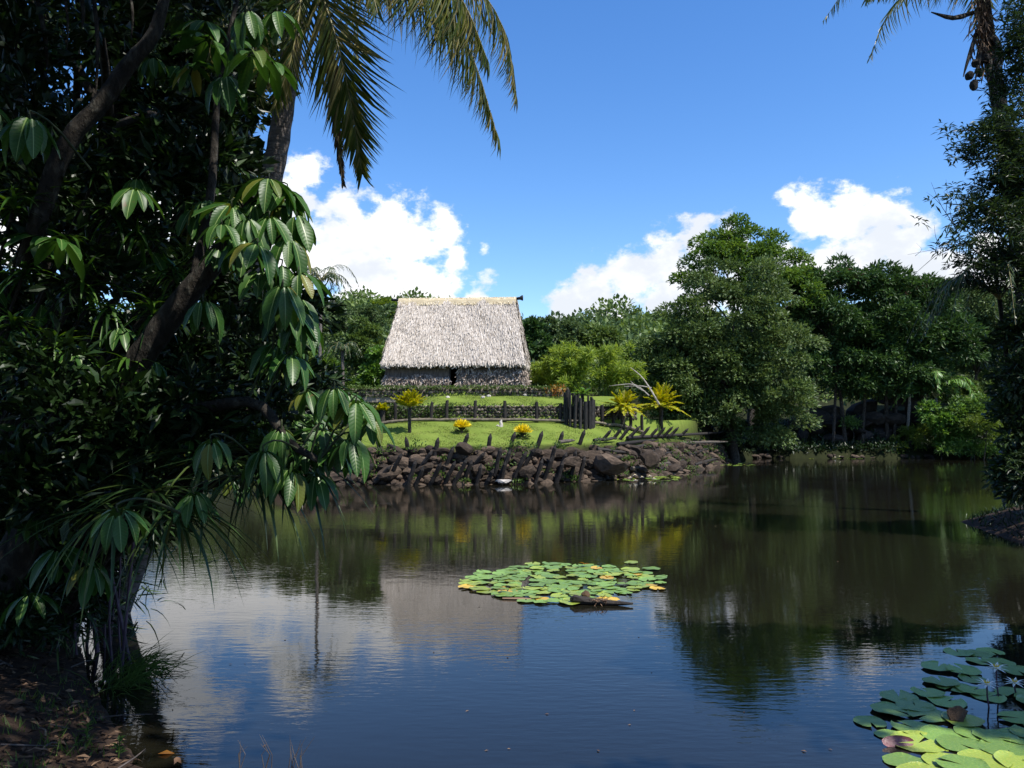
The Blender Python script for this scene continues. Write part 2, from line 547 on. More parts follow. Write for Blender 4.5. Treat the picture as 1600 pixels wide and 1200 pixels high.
M['lf_sch'] = leaf_mat('glossy_umbrella_leaf', [(0.02, 0.048, 0.013), (0.036, 0.078, 0.019), (0.06, 0.12, 0.028)], 0.5, 0.18, 0.3)
M['lf_forest'] = leaf_mat('forest_leaf', [(0.045, 0.08, 0.018), (0.085, 0.135, 0.03), (0.14, 0.195, 0.045)], 0.5, 0.22, 0.3, clump=.12)
M['lf_forest2'] = leaf_mat('forest_leaf_bluish', [(0.04, 0.07, 0.024), (0.065, 0.105, 0.035), (0.1, 0.15, 0.05)], 0.5, 0.2, 0.3)
M['lf_yelgreen'] = leaf_mat('yellow_green_leaf', [(0.07, 0.11, 0.015), (0.11, 0.17, 0.025), (0.15, 0.21, 0.03)], 0.5, 0.3, 0.3)
M['lf_bamboo'] = leaf_mat('bamboo_leaf', [(0.1, 0.16, 0.022), (0.17, 0.24, 0.035), (0.25, 0.32, 0.06)], 0.5, 0.4, 0.3)
M['lf_bush'] = leaf_mat('bush_leaf', [(0.035, 0.085, 0.014), (0.08, 0.17, 0.026), (0.15, 0.26, 0.045)], 0.4, 0.28, 0.4)
M['lf_frondgreen'] = leaf_mat('bright_frond', [(0.07, 0.15, 0.03), (0.12, 0.24, 0.05), (0.18, 0.3, 0.07)], 0.4, 0.35, 0.4)
M['lf_cycad'] = leaf_mat('yellow_frond', [(0.13, 0.19, 0.012), (0.27, 0.31, 0.014), (0.42, 0.40, 0.02), (0.5, 0.42, 0.06)], 0.45, 0.3, 0.3)
M['lf_croton'] = leaf_mat('yellow_croton', [(0.35, 0.3, 0.01), (0.65, 0.52, 0.015), (0.8, 0.66, 0.03)], 0.45, 0.25, 0.3)
M['lf_red'] = leaf_mat('red_flower', [(0.09, 0.018, 0.02), (0.17, 0.04, 0.035)], 0.5, 0.2, 0.3)
M['lf_orange'] = leaf_mat('orange_leaf', [(0.2, 0.07, 0.015), (0.32, 0.15, 0.02), (0.16, 0.13, 0.02)], 0.5, 0.25, 0.3)
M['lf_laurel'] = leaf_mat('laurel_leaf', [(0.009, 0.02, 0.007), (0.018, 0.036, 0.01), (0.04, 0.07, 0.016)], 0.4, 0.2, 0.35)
M['lf_areca'] = leaf_mat('areca_leaf', [(0.012, 0.026, 0.008), (0.025, 0.05, 0.012), (0.06, 0.1, 0.02)], 0.45, 0.25, 0.5)
M['lf_dry'] = leaf_mat('dead_leaf', [(0.07, 0.04, 0.025), (0.17, 0.1, 0.06), (0.3, 0.2, 0.13)], 0.7, 0.1, 0.2)
M['lf_litter'] = leaf_mat('litter_leaf', [(0.02, 0.012, 0.008), (0.05, 0.03, 0.018), (0.09, 0.055, 0.035), (0.2, 0.13, 0.08)], 0.8, 0.05, 0.2)
M['lf_grass'] = leaf_mat('grass_blade', [(0.1, 0.145, 0.022), (0.125, 0.18, 0.03), (0.16, 0.2, 0.04), (0.22, 0.2, 0.08)], 0.5, 0.3, 0.25)
M['lf_weed'] = leaf_mat('weed_leaf', [(0.05, 0.09, 0.02), (0.09, 0.15, 0.03)], 0.5, 0.3, 0.25)
M['cane'] = rough_mat('purple_cane', [(0.3, (0.03, 0.018, 0.028)), (0.7, (0.1, 0.06, 0.09))], 6, 0.1, 0.5)
M['coconut'] = rough_mat('coconut_husk', [(0.3, (0.03, 0.02, 0.012)), (0.7, (0.15, 0.09, 0.05))], 12, 0.6, 0.8, (1, 1, 0.3))
M['twig'] = rough_mat('bare_twig', [(0.3, (0.05, 0.04, 0.035)), (0.7, (0.13, 0.11, 0.1))], 6, 0.2, 0.9)
M['white_petal'] = leaf_mat('white_petal', [(0.75, 0.75, 0.72), (0.82, 0.82, 0.8)], 0.5, 0.3, 0.3)
M['yellow_centre'] = leaf_mat('flower_centre', [(0.7, 0.5, 0.05), (0.8, 0.6, 0.08)], 0.5, 0.1, 0.3)


def pad_mat(name, stops, edge):
    m, t, out = new_mat(name)
    f = tnoise(t, 9, 5, 0.6)
    v = nn(t, 'ShaderNodeTexVoronoi'); v.inputs['Scale'].default_value = 16
    tc = nn(t, 'ShaderNodeTexCoord'); t.links.new(tc.outputs['Object'], v.inputs['Vector'])
    c = ramp(t, f, stops)
    oi = nn(t, 'ShaderNodeObjectInfo')
    hs = nn(t, 'ShaderNodeHueSaturation')
    ma = nn(t, 'ShaderNodeMapRange'); ma.inputs['To Min'].default_value = 0.75; ma.inputs['To Max'].default_value = 1.2
    t.links.new(oi.outputs['Random'], ma.inputs['Value']); t.links.new(ma.outputs[0], hs.inputs['Value'])
    t.links.new(c, hs.inputs['Color'])
    # pale veins from the stalk, over the colour of the pad
    tg = nn(t, 'ShaderNodeTexGradient', gradient_type='RADIAL'); t.links.new(tc.outputs['Object'], tg.inputs[0])
    m14 = nn(t, 'ShaderNodeMath', operation='MULTIPLY'); m14.inputs[1].default_value = 15
    t.links.new(tg.outputs['Fac'], m14.inputs[0])
    pp = nn(t, 'ShaderNodeMath', operation='PINGPONG'); pp.inputs[1].default_value = 0.5
    t.links.new(m14.outputs[0], pp.inputs[0])
    vein = ramp(t, pp.outputs[0], [(0.0, (1, 1, 1)), (0.09, (0, 0, 0))])
    vm = nn(t, 'ShaderNodeMix', data_type='RGBA', blend_type='ADD')
    vf = nn(t, 'ShaderNodeMath', operation='MULTIPLY'); vf.inputs[1].default_value = 0.05
    t.links.new(vein, vf.inputs[0]); t.links.new(vf.outputs[0], vm.inputs['Factor'])
    t.links.new(hs.outputs[0], vm.inputs['A']); vm.inputs['B'].default_value = (1, 1, .5, 1)
    # small brown blemishes
    bl = ramp(t, tnoise(t, 5, 6, 0.75), [(0.6, (0, 0, 0)), (0.68, (1, 1, 1))])
    mx = nn(t, 'ShaderNodeMix', data_type='RGBA')
    t.links.new(bl, mx.inputs['Factor']); t.links.new(vm.outputs['Result'], mx.inputs['A']); mx.inputs['B'].default_value = (*edge, 1)
    p = nn(t, 'ShaderNodeBsdfPrincipled')
    p.inputs['Roughness'].default_value = 0.32
    t.links.new(mx.outputs['Result'], p.inputs['Base Color'])
    b = nn(t, 'ShaderNodeBump'); b.inputs['Strength'].default_value = 0.25; b.inputs['Distance'].default_value = 0.01
    t.links.new(v.outputs['Distance'], b.inputs['Height']); t.links.new(b.outputs[0], p.inputs['Normal'])
    t.links.new(p.outputs[0], out.inputs[0])
    return m


M['pad_green'] = pad_mat('lily_pad_green', [(0.3, (0.10, 0.2, 0.035)), (0.7, (0.2, 0.31, 0.055))], (0.3, 0.26, 0.04))
M['pad_lime'] = pad_mat('lily_pad_lime', [(0.3, (0.16, 0.25, 0.03)), (0.7, (0.3, 0.34, 0.05))], (0.35, 0.2, 0.03))
M['pad_yellow'] = pad_mat('lily_pad_yellow', [(0.3, (0.38, 0.28, 0.03)), (0.7, (0.55, 0.33, 0.05))], (0.3, 0.12, 0.03))
M['pad_red'] = pad_mat('lily_pad_underside', [(0.3, (0.14, 0.04, 0.05)), (0.7, (0.28, 0.08, 0.08))], (0.1, 0.03, 0.03))


# ------------------------------------------------------------------ the land
g = lambda px, py: tuple(gnd(px, py))[:2]
POND = [(-2.6, 6.2), (-1.2, 5.5), (0.5, 5.1), (3, 5.0), (6, 5.3), (9, 6.8), (11.2, 10), (12.0, 14), (11.9, 17.0), g(1600, 850), g(1545, 832), g(1497, 815),
        (14.2, 24.5), (17, 27), (24, 33), (34, 46), (42, 58), g(1575, 718), g(1500, 716), g(1440, 715.5), g(1390, 717), g(1330, 716), g(1240, 717), g(1185, 715),
        g(1140, 722), g(1110, 729), g(1080, 735), g(1040, 742), g(1000, 747), g(950, 750), g(900, 752), g(820, 756), g(740, 757), g(650, 758), g(560, 757), (-10.5, 38.6),
        (-15, 37), (-16.5, 28), (-13, 21), (-9.5, 17), (-7.2, 13.5), (-5.9, 11), (-4.7, 9), (-3.7, 7.6), (-3.1, 6.8)]
POND = np.array(POND, float)
i_rev0 = [i for i, p in enumerate(POND) if abs(p[0] - g(1140, 722)[0]) < 1e-6][0]
i_rev1 = [i for i, p in enumerate(POND) if abs(p[0] + 10.5) < 1e-6][0]


def seg_dist(x, y, a, b):
    ax, ay = a; bx, by = b
    dx, dy = bx - ax, by - ay
    t = np.clip(((x - ax) * dx + (y - ay) * dy) / (dx * dx + dy * dy), 0, 1)
    return np.hypot(x - ax - t * dx, y - ay - t * dy)


def smooth01(a, b, x):
    t = np.clip((x - a) / (b - a), 0, 1)
    return t * t * (3 - 2 * t)


def pond_fields(x, y):
    n = len(POND)
    if x.ndim == 1 and x.size < 5000:
        a = POND; b = np.roll(POND, -1, 0); e = b - a
        with np.errstate(divide='ignore', invalid='ignore'):
            t = np.clip(((x[:, None] - a[:, 0]) * e[:, 0] + (y[:, None] - a[:, 1]) * e[:, 1]) / (e ** 2).sum(1), 0, 1)
            d = np.hypot(x[:, None] - a[:, 0] - t * e[:, 0], y[:, None] - a[:, 1] - t * e[:, 1])
            c = ((a[:, 1] > y[:, None]) != (b[:, 1] > y[:, None])) & (x[:, None] < e[:, 0] * (y[:, None] - a[:, 1]) / e[:, 1] + a[:, 0])
        rv = np.zeros(n, bool); rv[i_rev0:i_rev1] = True
        return d[:, ~rv].min(1), d[:, rv].min(1), (c.sum(1) % 2).astype(bool)
    dn = np.full(x.shape, 1e9); dr = np.full(x.shape, 1e9)
    inside = np.zeros(x.shape, bool)
    for i in range(n):
        a, b = POND[i], POND[(i + 1) % n]
        d = seg_dist(x, y, a, b)
        if i_rev0 <= i < i_rev1:
            dr = np.minimum(dr, d)
        else:
            dn = np.minimum(dn, d)
        with np.errstate(divide='ignore', invalid='ignore'):
            c = ((a[1] > y) != (b[1] > y)) & (x < (b[0] - a[0]) * (y - a[1]) / (b[1] - a[1]) + a[0])
        inside ^= c
    return dn, dr, inside


def y_fence(x):
    return np.minimum(45.4 + 0.06 * (x + 9) + 0.10 * np.maximum(0, x - 3) ** 2, 64)


def y_terrace(x):
    return 49.3 - 0.03 * x + 0.0 * x


RIDGE_PX = np.array([-3000, -900, 200, 480, 540, 580, 630, 700, 800, 835, 870, 910, 950, 990, 1100, 1300, 1450, 1600, 2400, 4000], float)
RIDGE_PY = np.array([520, 500, 488, 482, 470, 466, 470, 484, 503, 506, 499, 491, 491, 499, 506, 490, 468, 462, 480, 500], float)


def height(x, y):
    x = np.asarray(x, float); y = np.asarray(y, float)
    dn, dr, ins = pond_fields(x, y)
    sd = np.minimum(dn, dr)
    # natural banks
    nat = np.where(sd < 1.2, 0.38 * sd, 0.456 + (1.0 - 0.456) * smooth01(1.2, 4.0, sd) + np.clip(sd - 3, 0, 40) * 0.10)
    nat = np.where((x > 20) & (y > 62), nat + 1.3 * smooth01(1.5, 4.5, sd), nat)
    # the lawn above the stone revetment
    s = np.maximum(dr - 1.25, 0)
    yf = y_fence(x)
    e = yf - y
    t = s / np.maximum(s + np.maximum(e, 0), 1e-3)
    lawn = 1.75 + 1.40 * t
    k = np.maximum(-e, 0)
    up = 3.15 + (0.85 * np.clip(k / 0.3, 0, 1) + 0.65 * smooth01(0.3, 3.6, k)) * (1 - smooth01(7.0, 9.0, x))
    lawn = np.where(e > 0, lawn, up)
    plate = (y > y_terrace(x)) & (x > -12.5) & (x < 3.4)
    lawn = np.where(plate & (e < 0), 5.1, lawn)
    lawn = np.where(dr < 1.25, -0.25 + (1.75 + 0.25) * np.clip(dr / 1.25, 0, 1) ** 0.85, lawn)
    w = smooth01(-2.0, 1.0, dn - dr) * smooth01(-17, -13, x)
    z = w * lawn + (1 - w) * nat
    far = smooth01(58, 66, y)
    z = z * (1 - far) + far * np.maximum(np.minimum(z, 6), np.minimum(5.0, z + 0.6))
    # the hills
    px = 800 + F * x / np.maximum(y, 1.0)
    top = np.interp(px, RIDGE_PX, RIDGE_PY)
    rz = CAM_H + (665 - top) / F * 190.0 - 6 - 7.0
    hz = np.maximum(rz, 0) * smooth01(74, 190, y) * (1 - 0.5 * smooth01(260, 700, y))
    z = z + hz * (y > 60)
    return np.where(ins, -np.minimum(0.9, 0.5 * sd), z)


def H1(x, y):
    return float(height(np.array([x]), np.array([y]))[0])


def hit(px, py, y0=5.0, y1=75.0, n=1400):
    """where the sight line through a pixel first meets the land"""
    d = ray(px, py)
    Y = np.linspace(y0, y1, n)
    X = d.x / d.y * Y
    Z = CAM_H + d.z / d.y * Y
    h = height(X, Y)
    below = np.nonzero(Z <= h)[0]
    i = below[0] if len(below) else n - 1
    return Vector((X[i], Y[i], h[i]))


def axis_lines(lo, hi, step, far_lo, far_hi, grow=1.22):
    L_ = list(np.arange(lo, hi + 1e-6, step))
    st = step; v = hi
    while v < far_hi:
        st = min(st * grow, 18); v += st; L_.append(v)
    st = step; v = lo
    while v > far_lo:
        st = min(st * grow, 18); v -= st; L_.insert(0, v)
    return np.array(L_)


def build_ground():
    xs = axis_lines(-18, 30, 0.3, -650, 650)
    ys = axis_lines(0, 68, 0.3, -150, 900)
    X, Y = np.meshgrid(xs, ys)
    Z = height(X, Y)
    bumpy = 0.04 * np.sin(X * 2.1 + 1.3 * np.sin(Y * 1.7)) * np.cos(Y * 1.9)
    Z = Z + bumpy * (Z > 0.05)
    nx, ny = len(xs), len(ys)
    V = np.stack([X, Y, Z], -1).reshape(-1, 3)
    i = np.arange((ny - 1) * nx).reshape(ny - 1, nx)[:, :-1].ravel()
    loops = np.stack([i, i + 1, i + nx + 1, i + nx], 1)
    m, t, out = new_mat('ground_cover')
    at_ = nn(t, 'ShaderNodeVertexColor'); at_.layer_name = 'cover'
    sep = nn(t, 'ShaderNodeSeparateColor'); t.links.new(at_.outputs['Color'], sep.inputs[0])
    n1 = tnoise(t, 0.9, 6, 0.6); n2 = tnoise(t, 14, 4, 0.7)
    mm = nn(t, 'ShaderNodeMix'); mm.inputs['Factor'].default_value = 0.45
    t.links.new(n1, mm.inputs['A']); t.links.new(n2, mm.inputs['B'])
    lawn_c = ramp(t, mm.outputs['Result'], [(0.25, (0.095, 0.135, 0.022)), (0.5, (0.13, 0.18, 0.03)), (0.62, (0.165, 0.205, 0.04)), (0.74, (0.2, 0.175, 0.07))])
    soil_c = ramp(t, mm.outputs['Result'], [(0.3, (0.016, 0.011, 0.008)), (0.55, (0.045, 0.03, 0.022)), (0.75, (0.13, 0.09, 0.07))])
    wild_c = ramp(t, mm.outputs['Result'], [(0.3, (0.008, 0.011, 0.004)), (0.7, (0.026, 0.03, 0.011))])
    a = nn(t, 'ShaderNodeMix', data_type='RGBA'); t.links.new(sep.outputs[1], a.inputs['Factor']); t.links.new(wild_c, a.inputs['A']); t.links.new(soil_c, a.inputs['B'])
    b = nn(t, 'ShaderNodeMix', data_type='RGBA'); t.links.new(sep.outputs[0], b.inputs['Factor']); t.links.new(a.outputs['Result'], b.inputs['A']); t.links.new(lawn_c, b.inputs['B'])
    p = nn(t, 'ShaderNodeBsdfPrincipled'); p.inputs['Roughness'].default_value = 0.95; p.inputs['Specular IOR Level'].default_value = 0.1
    t.links.new(b.outputs['Result'], p.inputs['Base Color'])
    bp = nn(t, 'ShaderNodeBump'); bp.inputs['Strength'].default_value = 0.6; bp.inputs['Distance'].default_value = 0.04
    t.links.new(n2, bp.inputs['Height']); t.links.new(bp.outputs[0], p.inputs['Normal'])
    t.links.new(p.outputs[0], out.inputs[0])
    me = np_mesh('ground', V, loops, np.full(len(loops), 4), m, smooth=True)
    dn, dr, ins = pond_fields(X, Y)
    lawn = smooth01(1.1, 1.7, dr) * smooth01(-1.0, 1.2, dn - dr) * (~ins) * smooth01(-14, -12, X) * (1 - smooth01(56, 60, Y)) * (1 - smooth01(11.5, 14.5, X))
    soil = (1 - lawn) * ((((Y < 32) & (Z < 1.5)) | ((np.minimum(dn, dr) < 1.8) & (Y < 36))) | (dr < 1.1)).astype(float)
    col = np.stack([lawn, soil, np.zeros_like(lawn), np.ones_like(lawn)], -1).reshape(-1, 4).astype(np.float32)
    ca = me.color_attributes.new('cover', 'FLOAT_COLOR', 'POINT')
    ca.data.foreach_set('color', col.ravel())
    return tag(link('ground', me), kind='structure')


build_ground()


def build_water():
    m, t, out = new_mat('pond_water')
    p = nn(t, 'ShaderNodeBsdfPrincipled')
    p.inputs['Base Color'].default_value = (0.0085, 0.008, 0.005, 1)
    p.inputs['Roughness'].default_value = 0.012
    p.inputs['IOR'].default_value = 1.333
    p.inputs['Specular IOR Level'].default_value = 0.8
    # little wind ripples: fine wavelets drawn out across the view, and broader slow swells, in patches
    a = tnoise(t, 5.0, 3, 0.5, 'Object', (0.75, 2.3, 1))
    b = tnoise(t, 1.3, 2, 0.5, 'Object', (0.8, 1.5, 1))
    patch = ramp(t, tnoise(t, 0.16, 2, 0.5), [(0.36, (0.15, 0.15, 0.15)), (0.66, (1.3, 1.3, 1.3))])
    mu = nn(t, 'ShaderNodeMath', operation='MULTIPLY'); t.links.new(a, mu.inputs[0]); t.links.new(patch, mu.inputs[1])
    ad = nn(t, 'ShaderNodeMath', operation='MULTIPLY_ADD'); ad.inputs[1].default_value = 0.8
    t.links.new(b, ad.inputs[0]); t.links.new(mu.outputs[0], ad.inputs[2])
    bp = nn(t, 'ShaderNodeBump'); bp.inputs['Strength'].default_value = 1.0; bp.inputs['Distance'].default_value = 0.0026
    t.links.new(ad.outputs[0], bp.inputs['Height']); t.links.new(bp.outputs[0], p.inputs['Normal'])
    t.links.new(p.outputs[0], out.inputs[0])
    mb = MB()
    mb.add([(-22, 3.5, 0), (50, 3.5, 0), (50, 74, 0), (-22, 74, 0)], [(0, 1, 2, 3)])
    return tag(mb.obj('water', m), kind='structure')


build_water()


# ------------------------------------------------------------------ rocks
def ico(sub):
    import bmesh
    bm = bmesh.new()
    bmesh.ops.create_icosphere(bm, subdivisions=sub, radius=1)
    V = np.array([v.co[:] for v in bm.verts]); Fs = [[v.index for v in f.verts] for f in bm.faces]
    bm.free()
    return V, Fs


ICO = {s: ico(s) for s in (1, 2, 3)}


def rock_verts(sub, seed, cuts=9):
    r = np.random.default_rng(seed)
    V = ICO[sub][0].copy()
    for _ in range(cuts):
        n = nrm(r.normal(size=3)); d = r.uniform(0.55, 0.9)
        k = V @ n
        V = V - np.maximum(k - d, 0)[:, None] * n
    V = V * (1 + 0.05 * r.normal(size=(len(V), 1)))
    return V


def rock_mesh(name, seed, mat, sub=2):
    me = bpy.data.meshes.new(name)
    me.from_pydata(rock_verts(sub, seed).tolist(), [], ICO[sub][1])
    me.materials.append(mat)
    me.polygons.foreach_set('use_smooth', [False] * len(me.polygons))
    return me


def rot_any():
    return Matrix.Rotation(random.uniform(-.6, .6) + random.choice((0, 3.14)), 4, 'Z') @ Matrix.Rotation(random.uniform(-.4, .4), 4, 'X') @ Matrix.Rotation(random.uniform(-.4, .4), 4, 'Y')


def rocks_joined(name, items, mat, parent, sub=1):
    """many small stones in one mesh: items are (centre, (sx,sy,sz), seed)"""
    base = [rock_verts(sub, 500 + k, 6) for k in range(8)]
    Fs = np.array(ICO[sub][1]); nv = len(base[0])
    Vs, Ls = [], []
    for k, (c, s, a) in enumerate(items):
        v = base[k % 8] * np.array(s)
        ca, sa = math.cos(a), math.sin(a)
        v = np.stack([v[:, 0] * ca - v[:, 1] * sa, v[:, 0] * sa + v[:, 1] * ca, v[:, 2]], 1) + np.array(c)
        Vs.append(v); Ls.append(Fs + k * nv)
    me = np_mesh(name, np.concatenate(Vs), np.concatenate(Ls), np.full(len(Fs) * len(items), 3), mat)
    o = link(name, me, parent)
    o['kind'] = 'stuff'
    return o


# ------------------------------------------------------------------ revetment of stones along the pond
REV = [Vector((POND[i][0], POND[i][1], 0)) for i in range(i_rev1, i_rev0 - 1, -1)]    # west to east
REV_L = [0]
for a_, b_ in zip(REV, REV[1:]):
    REV_L.append(REV_L[-1] + (b_ - a_).length)


def rev_at(s):
    s = max(0, min(REV_L[-1] - 1e-4, s))
    i = max(k for k in range(len(REV_L)) if REV_L[k] <= s)
    i = min(i, len(REV) - 2)
    u = (s - REV_L[i]) / (REV_L[i + 1] - REV_L[i])
    p = REV[i].lerp(REV[i + 1], u)
    d = (REV[i + 1] - REV[i]).normalized()
    return p, d, Vector((-d.y, d.x, 0))      # point, along, inland


def build_revetment():
    p0, _, _ = rev_at(REV_L[-1] / 2)
    root = thing('stone_revetment', 'sloping revetment of dark basalt boulders holding the lawn above the pond', 'stone bank', p0)
    meshes = [rock_mesh('stone', 40 + k, M['rock'], 2) for k in range(9)]
    items = []
    s = 0.0
    while s < REV_L[-1] - 0.1:
        p, d, inn = rev_at(s)
        dist = p.y
        size0 = 0.25 if dist < 47 else 0.30
        h = -0.1
        while h < 1.62:
            sz = size0 * random.choice((0.6, 0.75, 0.9, 1.1, 1.3, 1.7))
            off = 1.25 * max(0, (h + 0.2) / 2.1) ** 1.18 + random.uniform(-0.12, 0.06)
            c = p + d * random.uniform(-0.2, 0.2) + inn * off + Vector((0, 0, h + random.uniform(-.06, .06)))
            items.append((c, sz, dist))
            h += sz * random.uniform(1.0, 1.3)
        s += size0 * 1.5
    # a few great boulders that stand out in the face
    for (px, py, Y, sz) in ((955, 725, 40.7, 0.78), (1015, 718, 42.6, 0.6), (893, 722, 39.6, 0.45), (610, 738, 38, 0.5), (722, 702, 38.6, 0.5), (823, 738, 38.4, 0.42), (748, 735, 38.2, 0.4), (1050, 732, 46, 0.5)):
        items.append((at(px, py, Y), sz, 0))
    items.sort(key=lambda i: -i[1] / max(i[2], 38))
    big, small = items[:290], items[290:]
    for k, (c, sz, dist) in enumerate(big):
        sc = Matrix.Diagonal((sz * random.uniform(0.95, 1.6), sz * random.uniform(0.75, 1.05), sz * random.uniform(0.55, 0.85), 1))
        link('stone', meshes[k % 9], root, Matrix.Translation(c) @ rot_any() @ sc)
    rocks_joined('stone_fill', [(c, (sz * 1.05, sz, sz * 0.8), random.uniform(0, 6)) for c, sz, _ in small], M['rock'], root, 2)
    # pale slab at the water's edge
    c = at(787, 752, 37.7)
    link('stone', rock_mesh('pale_stone', 77, M['rock_pale'], 2), root, Matrix.Translation(c) @ Matrix.Diagonal((0.5, 0.3, 0.13, 1)))['label'] = 'pale bleached slab at the waterline'
    # weeds in the joints
    P, D = [], []
    for _ in range(100):
        s = random.uniform(0, REV_L[-1])
        p, d, inn = rev_at(s)
        h = random.uniform(0.1, 2.0)
        c = p + inn * (1.2 * (h / 2.1) ** 1.1 - 0.22) + Vector((0, 0, h))
        for _ in range(22):
            P.append(c + Vector((random.gauss(0, .16), random.gauss(0, .08), random.gauss(0, .08)))); D.append((random.gauss(0, .6), random.gauss(-.3, .5), random.uniform(0.1, 1)))
    o = link('weeds', scatter_mesh('weeds', T_CARD, P, D, np.array(rdir(len(P))) + [0, -.5, .8], 0.16, 0.08, M['lf_weed']), root)
    o['kind'] = 'stuff'


build_revetment()

ORD = ['first', 'second', 'third', 'fourth', 'fifth', 'sixth', 'seventh', 'eighth', 'ninth', 'tenth', 'eleventh', 'twelfth', 'thirteenth', 'fourteenth',
       'fifteenth', 'sixteenth', 'seventeenth', 'eighteenth', 'nineteenth', 'twentieth', 'twenty-first', 'twenty-second', 'twenty-third', 'twenty-fourth'] + ['twenty-' + q for q in ('fifth', 'sixth', 'seventh', 'eighth', 'ninth')]


def project(P):
    P = np.asarray(P, float)
    c, s_ = math.cos(PITCH), math.sin(PITCH)
    y = P[..., 1]; z = P[..., 2] - CAM_H
    fwd = y * c + z * s_; upv = z * c - y * s_
    return 800 + F * P[..., 0] / fwd, 600 - F * upv / fwd


_pts = []
FACE_IN = []
for _s in np.linspace(0, REV_L[-1], 420):
    _p, _d, _i = rev_at(float(_s))
    for _o in np.linspace(-0.05, 3.0, 34):
        FACE_IN.append(_i)
        _pts.append((_p.x + _i.x * _o, _p.y + _i.y * _o))
_pts = np.array(_pts)
FACE = np.stack([_pts[:, 0], _pts[:, 1], np.maximum(height(_pts[:, 0], _pts[:, 1]), -.1)], 1)
FACE_PX = np.stack(project(FACE), 1)


def face_i(px, py):
    return FACE_IN[int(np.argmin((FACE_PX[:, 0] - px) ** 2 + (FACE_PX[:, 1] - py) ** 2))]


def face(px, py):
    i = int(np.argmin((FACE_PX[:, 0] - px) ** 2 + (FACE_PX[:, 1] - py) ** 2))
    return Vector(FACE[i])


def build_stakes():
    top = [(588, 685, 597, 708), (606, 693, 622, 706), (634, 682, 637, 700), (685, 683, 679, 716), (709, 697, 696, 732), (732, 676, 722, 706), (767, 677, 763, 698),
           (805, 674, 798, 700), (848, 673, 839, 698), (880, 673, 873, 695), (914, 671, 906, 694), (956, 671, 941, 688), (972, 668, 959, 686), (987, 664, 969, 686),
           (1001, 665, 980, 687), (1016, 666, 998, 686), (1029, 668, 1014, 685), (1040, 667, 1024, 685), (1052, 666, 1035, 684), (1061, 667, 1044, 684), (1076, 669, 1062, 683)]
    low = [(612, 727, 594, 746), (650, 718, 638, 757), (662, 728, 652, 754), (712, 720, 700, 746), (738, 718, 727, 746), (752, 724, 746, 752), (783, 698, 775, 732), (798, 702, 782, 742),
           (772, 732, 761, 753), (823, 705, 806, 742), (690, 722, 676, 750), (868, 694, 860, 726), (886, 706, 874, 735), (848, 716, 838, 748),
           (584, 722, 572, 744), (628, 708, 612, 740), (676, 704, 660, 726), (730, 716, 712, 752), (758, 706, 744, 724), (790, 720, 784, 750), (836, 700, 822, 724), (862, 714, 852, 744), (900, 702, 893, 742), (914, 712, 905, 748), (938, 708, 946, 738), (880, 720, 870, 752)]
    flat = [(928, 688, 964, 685), (965, 694, 1029, 687), (980, 684, 1128, 676), (933, 702, 980, 707), (1008, 707, 1045, 698), (1018, 713, 1054, 706), (987, 732, 1056, 722), (1048, 742, 1062, 722), (1060, 723, 1098, 720),
            (1095, 717, 1143, 708), (1065, 698, 1095, 695), (1063, 692, 1137, 690), (1101, 704, 1131, 696), (873, 691, 898, 688), (950, 716, 1000, 709), (1030, 733, 1075, 716), (1075, 711, 1112, 699), (1040, 704, 1080, 692), (985, 700, 1020, 694), (1085, 726, 1120, 716)]

    def make(tx, ty, bx, by, rad, point, fwd, back):
        b0 = face(bx, by)
        b = at(bx, by, b0.y - back)
        tip = at(tx, ty, b.y + fwd)
        d = (tip - b).normalized()
        b2 = b - d * 0.35
        Ln = (tip - b2).length
        mb = MB()
        n = 5
        pts = [b2 + (tip - b2) * (k / n) + Vector((random.gauss(0, .012), random.gauss(0, .012), 0)) for k in range(n)]
        rr = [rad * random.uniform(.92, 1.08) for _ in range(n)]
        cut = tip - d * (0.20 if point else 0.02)
        mb.tube(pts[:-1] + [cut, tip], rr[:-1] + [rad * 0.95, rad * (0.12 if point else 0.8)], 7, wob=.05)
        return mb.obj('stake', M['stake'])
    for k, q in enumerate(top):
        o = make(*q, 0.11 if k < 11 else 0.095, True, -0.1, .12)
        if k < 11:
            lab = '%s dark pointed stake along the top of the stone bank, counting from the left' % ORD[k]
        else:
            lab = '%s of ten slanting pointed stakes below the yellow cycads, from the left' % ORD[k - 11]
        tag(o, lab, 'stake', 'pointed stakes along the top of the stone bank')
    order = sorted(range(len(low)), key=lambda i: low[i][0])
    for k, i in enumerate(order):
        o = make(*low[i], 0.105, True, -0.2, .46)
        tag(o, '%s dark stake leaning across the face of the boulders, from the left' % ORD[k], 'stake', 'stakes leaning across the face of the stone bank')
    flat = [q for q in flat if q[0] < 1092]
    order = sorted(range(len(flat)), key=lambda i: flat[i][0])
    for k, i in enumerate(order):
        q = flat[i]
        b = face(q[0], q[1] + 4); e = face(q[2], q[3] + 4)
        b = at(q[0], q[1], b.y - .4); e = at(q[2], q[3], face(min(q[2], 1104), q[3] + 4).y - .4)
        mb = MB()
        n = 5
        pts = [b.lerp(e, j / n) + Vector((0, 0, random.gauss(0, .012))) for j in range(n + 1)]
        mb.tube(pts, [0.1, .1, .095, .09, .085, .03], 7, wob=.08)
        tag(mb.obj('lying_log', M['stake'] if k % 7 else M['log']), '%s dark log lying along the right end of the stone bank, from the left' % ORD[k], 'log', 'logs lying on the right end of the stone bank')


build_stakes()


